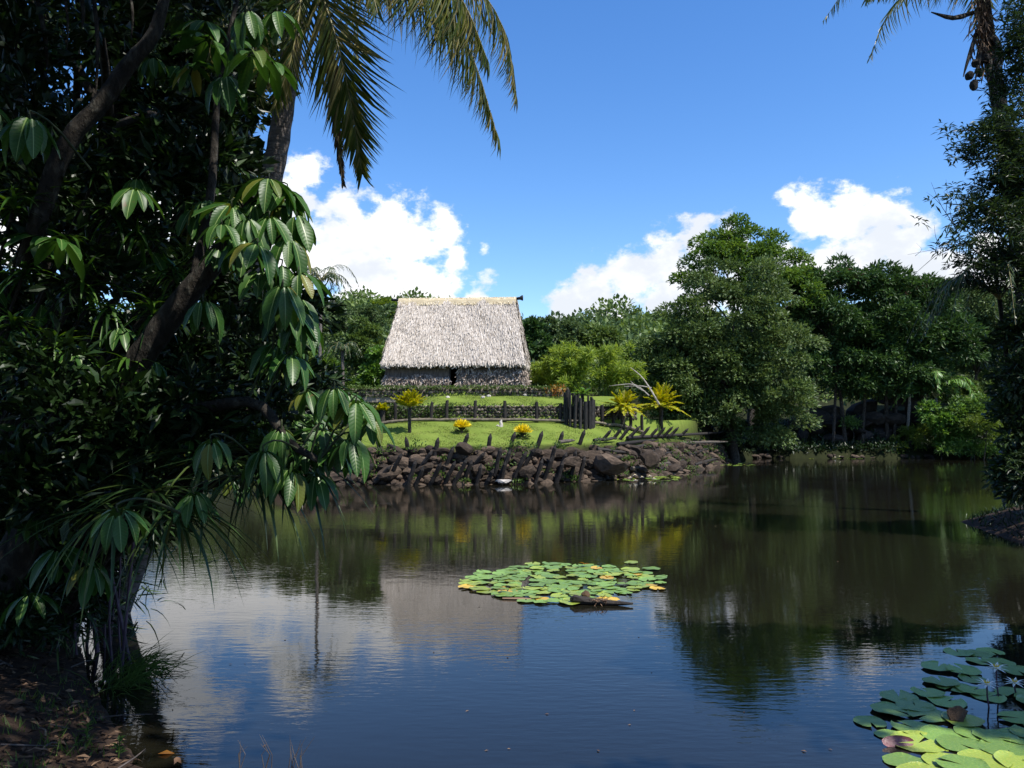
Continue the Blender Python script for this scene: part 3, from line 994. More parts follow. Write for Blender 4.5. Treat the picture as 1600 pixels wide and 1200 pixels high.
# ------------------------------------------------------------------ thatched temple house
def build_hut():
    C0 = Vector((-3.48, 53.0, 5.1))
    ang = R(-4)
    Rz = Matrix.Rotation(ang, 4, 'Z')
    W_ = lambda x, y, z: C0 + (Rz @ Vector((x, y, z)))
    root = thing('thatched_house', 'tall steep-roofed thatched house on a raised stone terrace', 'thatched house', C0)
    a, b, r, ze, zr = 4.5, 3.25, 3.85, 1.62, 6.1
    ox = -0.18        # the ridge sits a little to the left
    # roof body
    mb = MB()
    E = [(-a, -b, ze), (a, -b, ze), (a, b, ze), (-a, b, ze), (-r + ox, 0, zr), (r + ox, 0, zr)]
    E2 = [(x * .985, y * .97, z - .14) for x, y, z in E]
    mb.add([W_(*p) for p in E], [(0, 1, 5, 4), (1, 2, 5), (2, 3, 4, 5), (3, 0, 4)])
    mb.add([W_(*p) for p in E2[:4]], [(3, 2, 1, 0)])
    roof = mb.obj('roof', M['thatch_core'], root)
    # thatch strands on the four slopes
    P, D, N, Ls, Ws = [], [], [], [], []

    def slope(A, B, Ct, Dt, n, lift=0.05):
        """strands on the quad A-B (eave) to Ct-Dt (ridge, same sides)"""
        A, B, Ct, Dt = (np.array(v) for v in (A, B, Ct, Dt))
        u = rng.random(n); v = rng.random(n) ** 0.9
        p = (A[None] * (1 - u)[:, None] + B[None] * u[:, None]) * (1 - v)[:, None] + (Ct[None] * (1 - u)[:, None] + Dt[None] * u[:, None]) * v[:, None]
        down = (A[None] * (1 - u)[:, None] + B[None] * u[:, None]) - (Ct[None] * (1 - u)[:, None] + Dt[None] * u[:, None])
        down = nrm(down)
        nl = np.cross(B - A, Dt - A); nl = nl / np.linalg.norm(nl)
        sag = 0.035 * (1 + np.sin(u * 19 + v * 7)) + 0.02 * np.sin(u * 43 - v * 11)
        p = p + nl * (0.03 + sag + rng.random(n) * 0.06)[:, None]
        d = down + nl * rng.normal(0.02, 0.09, n)[:, None] + nrm(B - A)[None] * rng.normal(0, 0.10, n)[:, None]
        P.append(p); D.append(d); N.append(nl[None] + rng.normal(0, 0.35, (n, 3)))
        Ls.append(rng.uniform(0.18, 0.45, n)); Ws.append(rng.uniform(0.025, 0.06, n))
    e = lambda i: tuple(W_(*E[i]))
    slope(e(0), e(1), e(4), e(5), 26000)
    slope(e(1), e(2), e(5), e(5), 3500)
    slope(e(2), e(3), e(5), e(4), 5000)
    slope(e(3), e(0), e(4), e(4), 3500)
    # ragged eave fringe
    for i, j, n in ((0, 1, 2600), (1, 2, 900), (3, 0, 900)):
        A, B = np.array(e(i)), np.array(e(j))
        u = rng.random(n)
        p = A + (B - A) * u[:, None] + rng.normal(0, 0.05, (n, 3)) + np.array([0, 0, 0.08])
        P.append(p); D.append(np.array([0, -0.35 if (i, j) == (0, 1) else 0, -1.0]) + rng.normal(0, 0.16, (n, 3))); N.append(np.array([0, -1, 0.3]) + rng.normal(0, .3, (n, 3)))
        Ls.append(rng.uniform(0.12, 0.38, n) * (0.75 + 0.35 * np.sin(u * 40) ** 2)); Ws.append(rng.uniform(0.03, 0.09, n))
    o = link('thatch', scatter_mesh('thatch', T_STRAND, np.concatenate(P), np.concatenate(D), np.concatenate(N), np.concatenate(Ls), np.concatenate(Ws), M['thatch']), roof)
    o['kind'] = 'stuff'
    # ridge cap: bundled straw folded over the ridge
    mb = MB()
    for sgn in (-1, 1):
        rows = []
        for k in range(25):
            x = ox - r - .05 + (2 * r + .1) * k / 24
            w = 0.03 * math.sin(k * 1.7)
            rows.append([W_(x, sgn * 0.02, zr + .16 + w * .5), W_(x, sgn * .25, zr - .03 + w), W_(x, sgn * 0.40, zr - 0.36 + w)])
        V = [p for q in rows for p in q]
        mb.add(V, [(k * 3 + j, k * 3 + j + 1, k * 3 + j + 4, k * 3 + j + 3) for k in range(24) for j in range(2)])
    cap = mb.obj('ridge_cap', M['thatch_ridge'], root)
    n = 3600
    x = ox + rng.uniform(-r - .1, r + .1, n); sgn = np.where(rng.random(n) < .75, -1, 1)
    v = rng.random(n)
    loc = np.stack([x, sgn * (0.03 + 0.3 * v), zr + 0.19 - 0.42 * v], 1)
    Rm = np.array(Rz.to_3x3())
    dd = np.stack([rng.normal(0, .08, n), sgn * 0.62, -0.8 + rng.normal(0, .1, n)], 1) @ Rm.T
    nnv = np.stack([rng.normal(0, .3, n), sgn * .8, .6 + 0 * v], 1) @ Rm.T
    o = link('straw', scatter_mesh('straw', T_STRAND, loc @ Rm.T + np.array(C0), dd, nnv, rng.uniform(.12, .3, n), rng.uniform(.03, .07, n), M['thatch_ridge']), cap)
    o['kind'] = 'stuff'
    # ridge pole with flared dark ends
    mb = MB()
    mb.tube([W_(ox - r - .62, 0, zr + .06), W_(ox - r - .2, 0, zr + .05), W_(ox + r + .12, 0, zr + .05)], [.08, .09, .09], 10)
    mb.obj('ridge_pole', M['black'], root, True)
    mb = MB()
    mb.tube([W_(ox + r + .12, 0, zr + .05), W_(ox + r + .34, 0, zr + .08), W_(ox + r + .5, 0, zr + .1), W_(ox + r + .56, 0, zr + .1)], [.09, .105, .19, .17], 12)
    mb.obj('finial', M['black'], root, True)
    # walls: a closed shell with a doorway in the long side
    wx, wy, th = 4.28, 2.8, 0.12
    dx0, dx1 = -0.23, 0.30
    fl = 0.24
    mb = MB()

    def wall(x0, y0, x1, y1, fx, fy):
        q = [(x0 + fx[0], y0 + fy, 0), (x1 + fx[1], y1 + fy, 0), (x1, y1, ze + .3), (x0, y0, ze + .3)]
        n_ = Vector((y1 - y0, -(x1 - x0), 0)).normalized() * th
        q2 = [(p[0] - n_.x, p[1] - n_.y, p[2]) for p in q]
        mb.add([W_(*p) for p in q + q2], [(0, 1, 2, 3), (5, 4, 7, 6), (0, 4, 5, 1), (2, 6, 7, 3), (1, 5, 6, 2), (0, 3, 7, 4)])
    wall(-wx, -wy, dx0, -wy, (-fl, 0), -fl)
    wall(dx1, -wy, wx, -wy, (0, fl), -fl)
    mb.obj('front_wall', M['reedwall'], root)
    mb = MB()
    wall(wx + .002, -wy, wx + .002, wy, (fl, fl), 0)
    wall(wx, wy + .002, -wx, wy + .002, (fl, -fl), fl)
    wall(-wx - .002, wy, -wx - .002, -wy, (-fl, -fl), 0)
    mb.obj('rear_wall', M['reedwall'], root)
    for x in (dx0, dx1):
        mb = MB(); mb.tube([W_(x, -wy - fl - .04, 0), W_(x, -wy - .05, ze + .1)], .05, 8)
        mb.obj('door_jamb', M['stake'], root)
    mb = MB(); mb.box(W_((dx0 + dx1) / 2, -wy - fl - .12, .05), (0.7, .25, .1), Rz.to_3x3())
    mb.obj('door_sill', M['railwood'], root)
    # shaggy leaf cladding on the walls, thicker to the right of the doorway
    P, D, N, Ls, Ws = [], [], [], [], []
    for x0, x1, n, zt in ((-wx - .1, dx0 - .05, 2600, 0.75), (dx1 + .05, wx + .15, 3600, 1.15)):
        xx = rng.uniform(x0, x1, n); zz = rng.random(n) ** 0.9 * (zt + 0.12 * np.sin(xx * 2.3))
        yy = -wy - fl * (1 - zz / (ze + .3)) - rng.uniform(0.02, .16, n)
        P.append(np.stack([xx, yy, zz + .1], 1)); D.append(np.stack([rng.normal(0, .5, n), -0.25 + rng.normal(0, .25, n), -.9 + rng.normal(0, .35, n)], 1))
        N.append(np.array([0, -1, .35]) + rng.normal(0, .45, (n, 3))); Ls.append(rng.uniform(.16, .42, n)); Ws.append(rng.uniform(.035, .11, n))
    n = 1500
    yy = rng.uniform(-wy, wy, n); zz = rng.random(n) * 1.3
    P.append(np.stack([wx + fl * (1 - zz / 1.6) + rng.uniform(0.02, .14, n), yy, zz + .1], 1)); D.append(np.stack([.25 + rng.normal(0, .25, n), rng.normal(0, .4, n), -1 + rng.normal(0, .3, n)], 1))
    N.append(np.array([1, -.3, .3]) + rng.normal(0, .4, (n, 3))); Ls.append(rng.uniform(.16, .42, n)); Ws.append(rng.uniform(.035, .11, n))
    Pm = np.concatenate(P) @ Rm.T + np.array(C0)
    o = link('leaf_cladding', scatter_mesh('leaf_cladding', T_STRAND, Pm, np.concatenate(D) @ Rm.T, np.concatenate(N) @ Rm.T, np.concatenate(Ls), np.concatenate(Ws), M['thatch_wall']), root)
    o['kind'] = 'stuff'


build_hut()


# ------------------------------------------------------------------ dry-stone terrace walls, fence, lawn
def terrace_wall(name, label, xs, yfun, zbase, zh, n_along, rows, green):
    p0 = Vector(((xs[0] + xs[1]) / 2, float(yfun(np.array((xs[0] + xs[1]) / 2))), zbase))
    root = thing(name, label, 'stone wall', p0)
    mb = MB()
    K = 40
    X = np.linspace(xs[0], xs[1], K); Y = yfun(X)
    V = []
    for x, y in zip(X, Y):
        V += [(x, y - .02, zbase - .3), (x, y + .10, zbase + zh - .06), (x, y + .42, zbase + zh - .06), (x, y + .42, zbase - .3)]
    mb.add(V, [(4 * k + j, 4 * k + 4 + j, 4 * k + 4 + (j + 1) % 4, 4 * k + (j + 1) % 4) for k in range(K - 1) for j in range(4)])
    mb.obj('wall_core', M['rock_small'], root)
    items = []
    for rr in range(rows):
        for i in range(n_along):
            x = xs[0] + (xs[1] - xs[0]) * (i + random.random()) / n_along
            y = float(yfun(np.array(x)))
            h = zh / rows
            sx = (xs[1] - xs[0]) / n_along * random.uniform(.45, .8)
            items.append(((x, y + .02 + .09 * rr / rows + random.uniform(-.04, .03), zbase + h * (rr + .5) + random.uniform(-.02, .02)), (sx, .13, h * random.uniform(.5, .66)), random.uniform(-.4, .4)))
    rocks_joined('stones', items, M['rock_small'], root, 1)
    if green:
        P, D = [], []
        for (x0, x1, n, lo, hi) in green:
            for _ in range(n):
                x = random.uniform(x0, x1); y = float(yfun(np.array(x)))
                P.append((x + random.gauss(0, .05), y - .12 + random.gauss(0, .1), zbase + random.uniform(lo, hi) * zh)); D.append((random.gauss(0, .6), random.gauss(-.4, .4), random.uniform(-.2, 1)))
        o = link('wall_weeds', scatter_mesh('wall_weeds', T_CARD, P, D, rdir(len(P)) + [0, -.4, .9], rng.uniform(.1, .24, len(P)), .07, M['lf_forest']), root)
        o['kind'] = 'stuff'


terrace_wall('stone_wall', 'low dry-stone retaining wall behind the post fence, between the two lawns', (-11.5, 7.6), lambda x: y_fence(x), 3.12, 0.86, 95, 5,
             [(-11.5, -3.2, 1500, 0, .9), (-11.5, 7.5, 700, .9, 1.06), (-3.2, 3, 250, 0, .6)])
terrace_wall('stone_wall', 'low mossy stone terrace wall right under the thatched house', (-11.0, 3.4), lambda x: y_terrace(x) - .1, 4.55, 0.6, 80, 3,
             [(-11, 3.4, 1500, .8, 1.15), (-11, 3.4, 300, 0, .5)])


def build_fence():
    pts = [(597, 660), (618, 658), (674, 657), (698, 656.5), (742, 656), (789, 655), (839, 655), (876, 653), (941, 651), (958, 650), (985, 647), (1003, 645)]
    root = thing('post_fence', 'row of short dark posts with a low kerb rail along the stone wall', 'fence', at(780, 655, 45.3))
    feet = []
    for k, (px, py) in enumerate(pts):
        x = (px - 800) / F * 45.0
        y = float(y_fence(np.array(x))) - .5
        x = (px - 800) / F * y
        z = H1(x, y)
        h = random.uniform(1.08, 1.2)
        mb = MB()
        r = .1 if k != 8 else .11
        mb.tube([(x, y, z - .2), (x + random.gauss(0, .015), y, z + h * .6), (x + random.gauss(0, .03), y, z + h - .03), (x + random.gauss(0, .03), y, z + h)], [r, r * .97, r * .93, r * .78], 9, wob=.04)
        mb.obj('post', M['stake'], root)
        feet.append(Vector((x, y, z)))
    for a, b in zip(feet, feet[1:]):
        mb = MB()
        o = Vector((0, -.16, .1))
        mb.tube([a + o, a.lerp(b, .5) + o + Vector((0, 0, random.gauss(0, .03))), b + o], .085, 8, wob=.05)
        mb.obj('kerb_rail', M['railwood'], root)


build_fence()


def lawn_points(n, test):
    out = []
    while len(out) < n:
        x = rng.uniform(-13, 12.5, 4000); y = rng.uniform(38, 55, 4000)
        dn, dr, ins = pond_fields(x, y)
        ok = (~ins) & (dr > 1.25) & test(x, y)
        z = height(x, y)
        for i in np.nonzero(ok)[0]:
            out.append((x[i], y[i], z[i] - .01))
    return np.array(out[:n])


def build_lawn_grass():
    tf = lambda x, y: (np.abs(y - y_fence(x)) > .6) & (y < y_terrace(x) - .3)
    P = lawn_points(42000, tf)
    n = len(P)
    D = np.stack([rng.normal(0, .4, n), rng.normal(0, .4, n), np.ones(n)], 1)
    o = link('lawn_grass', scatter_mesh('lawn_grass', T_GRASS, P, D, rdir(n), rng.uniform(.03, .07, n), .035, M['lf_grass']))
    tag(o, 'short mown grass on the sloping lawns above the pond', 'grass', kind='stuff')


build_lawn_grass()


def bank_points(n, x0, x1, y0, y1, z0=.03, z1=9, test=None, dz=-.01):
    out = np.zeros((0, 3))
    while len(out) < n:
        x = rng.uniform(x0, x1, 4000); y = rng.uniform(y0, y1, 4000)
        z = height(x, y)
        ok = (z > z0) & (z < z1)
        if test is not None: ok &= test(x, y)
        out = np.concatenate([out, np.stack([x, y, z + dz], 1)[ok]])
    return out[:n]


# ------------------------------------------------------------------ generic trees
def crown_leaves(blobs, n_sec, sec, n_leaf, L_, r, up=0.55, flat=0.8, low=-0.45):
    """leaf positions, directions, normals for a crown made of ellipsoid masses broken into smaller clumps"""
    vol = np.array([b[1][0] * b[1][1] + b[1][1] * b[1][2] + b[1][0] * b[1][2] for b in blobs]); vol = vol / vol.sum()
    C, Rr, Cn = [], [], []
    for b, w in zip(blobs, vol):
        k = max(3, int(round(n_sec * w)))
        d = rdir(k * 3, r); d = d[d[:, 2] > low][:k]
        rad = r.uniform(0.72, 1.0, len(d))[:, None]
        C.append(np.array(b[0])[None] + d * np.array(b[1])[None] * rad); Cn.append(d)
        Rr.append(r.uniform(0.65, 1.25, len(d)) * sec)
    C = np.concatenate(C); Cn = np.concatenate(Cn); Rr = np.concatenate(Rr)
    w = Rr ** 2; idx = r.choice(len(C), n_leaf, p=w / w.sum())
    d = rdir(n_leaf, r)
    d[:, 2] = np.where(d[:, 2] < -0.3, -d[:, 2], d[:, 2])
    rad = r.uniform(0.45, 1.05, n_leaf) ** 0.7
    # twigs: leaves gathered by a noise of directions, so that the clump has gaps
    tw = np.round(d * 2.2) / 2.2
    d = nrm(d * 0.6 + tw * 0.4 + 1e-6)
    P = C[idx] + d * (Rr[idx] * rad)[:, None] * np.array([1, 1, flat])
    D = d * 0.8 + Cn[idx] * 0.5 + r.normal(0, 0.55, (n_leaf, 3)) - np.array([0, 0, 0.25])
    N = np.array([0, 0, up]) + d * 0.5 + r.normal(0, 0.42, (n_leaf, 3))
    return P, D, N, C


def tree(name, label, cat, base, blobs, leaf, n_leaf, L_, Wd, n_sec=40, sec=0.9, trunk=0.25, bark='bark', seed=1, group=None, tmpl=T_CARD,
         limbs=14, lean=None, flat=0.8, crown='crown', low=-0.45, root=None, trunkobj=True):
    r = np.random.default_rng(seed)
    base = Vector(base)
    if root is None:
        root = thing(name, label, cat, base, group)
    P, D, N, C = crown_leaves(blobs, n_sec, sec, n_leaf, L_, r, flat=flat, low=low)
    me = scatter_mesh(crown, tmpl, P, D, N, L_ * r.uniform(.5, 1.45, n_leaf), Wd * r.uniform(.6, 1.3, n_leaf), leaf)
    o = link(crown, me, root)
    o['kind'] = 'stuff'
    if trunkobj:
        cx = sum((Vector(b[0]) * b[1][0] for b in blobs), Vector()) / sum(b[1][0] for b in blobs)
        top = Vector((cx.x, cx.y, cx.z)) if lean is None else Vector(lean)
        mid = base.lerp(top, .5) + Vector((r.normal(0, .15), r.normal(0, .15), 0))
        mb = MB(); pts = catmull([base - Vector((0, 0, .3)), mid, top], 9)
        mb.tube(pts, [trunk * (1.25 if k == 0 else 1 - .6 * k / 8) for k in range(9)], 9, wob=.06)
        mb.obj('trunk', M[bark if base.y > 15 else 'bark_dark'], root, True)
        sel = r.choice(len(C), min(limbs, len(C)), replace=False)
        mb = MB()
        for i in sel:
            e = Vector(C[i]); s = pts[int(r.integers(4, 9))]
            m_ = s.lerp(e, .5) + Vector((0, 0, (e - s).length * .12))
            mb.tube(catmull([s, m_, e], 6), [trunk * .34 * (1 - .8 * k / 5) for k in range(6)], 6)
        if limbs:
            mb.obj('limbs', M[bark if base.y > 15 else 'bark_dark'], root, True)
    return root


def bl(px, py, rp, Y, fz=1.0, fy=1.0, dy=0.0):
    """a crown mass seen at a pixel with a radius in pixels, at depth Y"""
    c = at(px, py, Y + dy); r = rp * Y / F
    return (tuple(c), (r, r * fy, r * fz))


def fore(px, py, Y):
    """the land below a place seen at (px, *) at depth Y"""
    x = (px - 800) / F * Y
    return Vector((x, Y, H1(x, Y)))


# ------------------------------------------------------------------ hills and the wood behind
def build_forest():
    r = np.random.default_rng(5)
    n = 0
    Ps, Ds, Ns, Ls = [[], []], [[], []], [[], []], [[], []]
    while n < 1150:
        Y = 78 + (215 - 78) * r.random() ** 0.8
        px = r.uniform(-250, 1850)
        x = (px - 800) / F * Y
        z = H1(x, Y)
        rad = r.uniform(2.2, 4.6)
        zc = z + rad * r.uniform(.55, 1.15)
        m = int(150 * (rad / 3.4) ** 2)
        d = rdir(m, r); d[:, 2] = np.abs(d[:, 2]) * 1.1 - .25
        d = nrm(d)
        lump = 1 + .22 * np.sin(d[:, 0] * 5 + n) * np.sin(d[:, 1] * 5 + n * 2) + r.normal(0, .08, m)
        P = np.array([x, Y, zc]) + d * np.array([rad, rad, rad * .8]) * lump[:, None]
        k = 0 if r.random() < .6 else 1
        Ps[k].append(P); Ds[k].append(d + r.normal(0, .6, (m, 3))); Ns[k].append(d + np.array([0, 0, .6]) + r.normal(0, .5, (m, 3)))
        Ls[k].append(r.uniform(.6, 1.25, m) * (Y / 150) ** .4)
        n += 1
    P = Ps; me = []
    for k, mat in ((0, M['lf_forest']), (1, M['lf_forest2'])):
        L_ = np.concatenate(Ls[k])
        me.append(scatter_mesh('forest', T_CARD, np.concatenate(Ps[k]), np.concatenate(Ds[k]), np.concatenate(Ns[k]), L_, L_ * .62, mat))
    tag(link('hillside_forest', me[0]), 'dense green forest covering the hills behind the house', 'forest', kind='stuff')
    tag(link('hillside_forest', me[1]), 'darker bluish trees mixed into the forest on the hills', 'forest', kind='stuff')


build_forest()


def build_mid_trees():
    G = 'trees standing behind the thatched house'
    # (label, px, Y, list of masses, leaf material, leaf count, size)
    T = [
        ('rounded dark green tree just left of the thatched roof', 560, 63, [(560, 545, 34), (585, 570, 28), (545, 585, 26), (575, 520, 22)], 'lf_forest', 6500, .34),
        ('leafy tree with pale new leaves against the left eave of the house', 590, 60, [(588, 590, 20), (596, 560, 15), (580, 608, 14)], 'lf_bush', 3000, .3),
        ('broad flat-topped tree below the hill crest, left of the house', 560, 74, [(555, 515, 36), (520, 530, 30), (590, 505, 26)], 'lf_forest2', 6500, .36),
        ('dark conical tree on the hill crest behind the large drooping leaves', 527, 88, [(527, 500, 11), (527, 478, 6), (525, 525, 15)], 'lf_forest2', 2200, .4),
        ('yellow-green tree on the hillside above the left of the roof', 592, 96, [(595, 490, 20), (610, 486, 14), (580, 497, 12)], 'lf_yelgreen', 3000, .5),
        ('bright bushy tree behind the slim pale trunk at the left lawn edge', 515, 58, [(512, 590, 26), (535, 610, 20), (495, 570, 20)], 'lf_mid', 4200, .3),
        ('umbrella-leaved tree with hanging tufts beside the right roof edge', 840, 70, [(838, 545, 20), (832, 522, 15), (848, 565, 16)], 'lf_sch', 2600, .55),
        ('dark tree rising behind the bamboo, right of the roof', 872, 78, [(872, 540, 26), (895, 525, 22), (860, 520, 18)], 'lf_forest2', 4600, .42),
        ('rounded tree right of the bamboo below the hill', 935, 80, [(935, 540, 30), (960, 555, 26), (915, 552, 22)], 'lf_forest', 5200, .42),
        ('low pale-leaved shrub tree between bamboo and the big tree', 985, 64, [(985, 565, 24), (1005, 585, 22), (965, 585, 18)], 'lf_olive', 3600, .34),
        ('dark tree at the left shore behind the drooping leaves', 440, 52, [(440, 600, 44), (400, 590, 40), (470, 585, 30), (380, 620, 40)], 'lf_forest', 9000, .34),
        ('low dark tree farthest left beyond the pond, behind the near foliage', 300, 56, [(300, 620, 44), (240, 610, 50), (160, 610, 50)], 'lf_forest2', 9000, .4),
    ]
    for k, (lab, px, Y, ms, mat, n, sz) in enumerate(T):
        blobs = [bl(*m, Y, fz=.95) for m in ms]
        tree('tree', lab, 'tree', fore(px, 0, Y), blobs, M[mat], n, sz, sz * .58, n_sec=26, sec=max(.5, blobs[0][1][0] * .42), trunk=.16, seed=100 + k, group=G, limbs=8)


build_mid_trees()


def build_big_trees():
    Y = 60
    ms = [(1130, 515, 80), (1200, 560, 68), (1075, 525, 55), (1100, 600, 85), (1212, 618, 58), (1055, 565, 48), (1180, 468, 56), (1125, 455, 48), (1150, 645, 72), (1232, 560, 42), (1040, 620, 45), (1225, 655, 40), (1030, 585, 42), (1012, 610, 30), (1085, 650, 48), (1115, 672, 34), (1045, 650, 30), (1190, 680, 34), (1018, 560, 26), (1145, 575, 62), (1165, 610, 60), (1120, 560, 50)]
    tree('shade_tree', 'broad olive-green tree overhanging the right end of the stone bank', 'tree', fore(1150, 0, 61), [bl(*m, Y) for m in ms], M['lf_olive'], 90000, .27, .15,
         n_sec=260, sec=1.0, trunk=.4, seed=201, limbs=18)
    ms = [(1130, 408, 46), (1175, 395, 40), (1098, 412, 30), (1205, 432, 44), (1080, 440, 28), (1155, 375, 26), (1245, 408, 17), (1232, 470, 46), (1160, 440, 56), (1250, 450, 26), (1115, 380, 20)]
    tree('tall_tree', 'tall bright green tree rising highest behind the broad olive one', 'tree', fore(1170, 0, 69), [bl(*m, 69) for m in ms], M['lf_mid'], 26000, .3, .17,
         n_sec=120, sec=.95, trunk=.36, seed=202, limbs=26)
    sets = [('umbrella tree with dull red flower heads, leftmost of the dark group', 1320, 69.8, [(1290, 452, 36), (1328, 442, 36), (1300, 505, 58), (1268, 520, 46), (1335, 560, 58), (1285, 585, 52), (1330, 606, 46), (1262, 470, 30)], [(1325, 428), (1335, 432), (1318, 436)]),
            ('dark glossy umbrella tree in the middle of the dark group', 1385, 70.2, [(1372, 458, 40), (1405, 452, 34), (1388, 515, 58), (1360, 540, 50), (1402, 575, 54), (1375, 606, 46)], [(1352, 452), (1412, 455)]),
            ('umbrella tree with faint red tips at the right of the dark group', 1440, 70.8, [(1436, 472, 38), (1462, 478, 30), (1442, 535, 54), (1485, 545, 48), (1430, 596, 42)], [(1438, 452), (1446, 448)]),
            ('grey-green tree filling the gap under the right-hand palm fronds', 1510, 80, [(1505, 490, 36), (1545, 500, 40), (1500, 545, 50), (1560, 560, 60), (1600, 520, 60)], [])]
    for k, (lab, px, Y, ms, red) in enumerate(sets):
        root = tree('umbrella_tree' if k < 3 else 'tree', lab, 'tree', fore(px, 0, Y), [bl(*m, Y, fz=.9) for m in ms], M['lf_sch' if k < 3 else 'lf_forest2'], 26000, .44, .17,
                    n_sec=150, sec=1.0, trunk=.2, seed=210 + k, group='dark trees above the far bank', limbs=20, bark='bark')
        if red:
            P = []
            for (x, y) in red:
                c = at(x, y, Y - 1.2)
                P += [np.array(c) + rng.normal(0, .28, 3) for _ in range(26)]
            o = link('flower_heads', scatter_mesh('flower_heads', T_CARD, P, rdir(len(P)), rdir(len(P)), .35, .12, M['lf_red']), root)
            o['kind'] = 'stuff'
    # slim trunks showing in the shade below
    for k, (px, Y) in enumerate(((1345, 69.5), (1395, 70), (1415, 70.4), (1300, 69))):
        mb = MB(); b = fore(px, 0, Y)
        mb.tube(catmull([b, at(px + 6, 600, Y), at(px + random.uniform(-14, 14), 520, Y)], 7), [.14, .13, .12, .11, .1, .09, .08], 7)
        o = mb.obj('sapling', M['bark_pale' if k == 2 else 'bark'])
        tag(o, ['thin grey trunk under the dark umbrella trees, second from the left', 'slim trunk standing beside the pale one in the shade', 'pale slim trunk in the shade of the umbrella trees', 'thin grey trunk under the dark trees, nearest the broad olive tree'][k], 'sapling', 'slim trunks in the shade of the far bank')


build_big_trees()


# ------------------------------------------------------------------ palms
BLADE_ME = {}


def blade_mesh(key, tmpl, mat, smooth=True):
    if key not in BLADE_ME:
        BLADE_ME[key] = tmpl_mesh('leaflet', tmpl, mat, smooth)
    return BLADE_ME[key]


def frond(root, pts, normal, nl, L_, Wd, mat, single=False, hang=0.25, fwd=0.75, side=0.8, rr=0.018, tmpl=None, name='frond', start=0.12, key='coco', spread=0.12, taper=0.6, smooth=True):
    pts = catmull(pts, 14)
    mb = MB()
    mb.tube(pts, [rr * (1 - .85 * k / 13) for k in range(14)], 6)
    fr = mb.obj(name, M['rachis'], root)
    P, D, N, Ls = [], [], [], []
    normal = Vector(normal)
    for k in range(nl):
        t = start + (1 - start) * (k + random.random() * .6) / nl
        i = min(int(t * 13), 12); u = t * 13 - i
        p = pts[i].lerp(pts[i + 1], u)
        tg = (pts[i + 1] - pts[i]).normalized()
        sd = tg.cross(normal).normalized()
        prof = math.sin(math.pi * min(1, .18 + .82 * t) ** .8) ** .6 if t < .98 else .35
        prof = max(.3, prof) * (1 - (1 - taper) * max(0, t - .5))
        for s in (-1, 1):
            f = fwd * (0.6 + .7 * t)
            d = tg * f + sd * s * side * (1.1 - .45 * t) + Vector((0, 0, -hang)) + Vector((random.gauss(0, spread), random.gauss(0, spread), random.gauss(0, spread)))
            P.append(p); D.append(d.normalized()); N.append(normal + sd * (-.5 * s) + Vector((random.gauss(0, .15), random.gauss(0, .15), random.gauss(0, .15)))); Ls.append(L_ * prof * random.uniform(.85, 1.12))
    tm = tmpl or T_BLADE
    if single:
        me = blade_mesh(key, tm, mat, smooth)
        for p, d, n, l in zip(P, D, N, Ls):
            link('leaflet', me, fr, leaf_matrix(p, d, n, l, Wd * random.uniform(.8, 1.15)))
    elif P:
        o = link('leaflets', scatter_mesh('leaflets', tm, P, D, N, Ls, Wd, mat, smooth), fr)
        o['kind'] = 'stuff'
    return fr


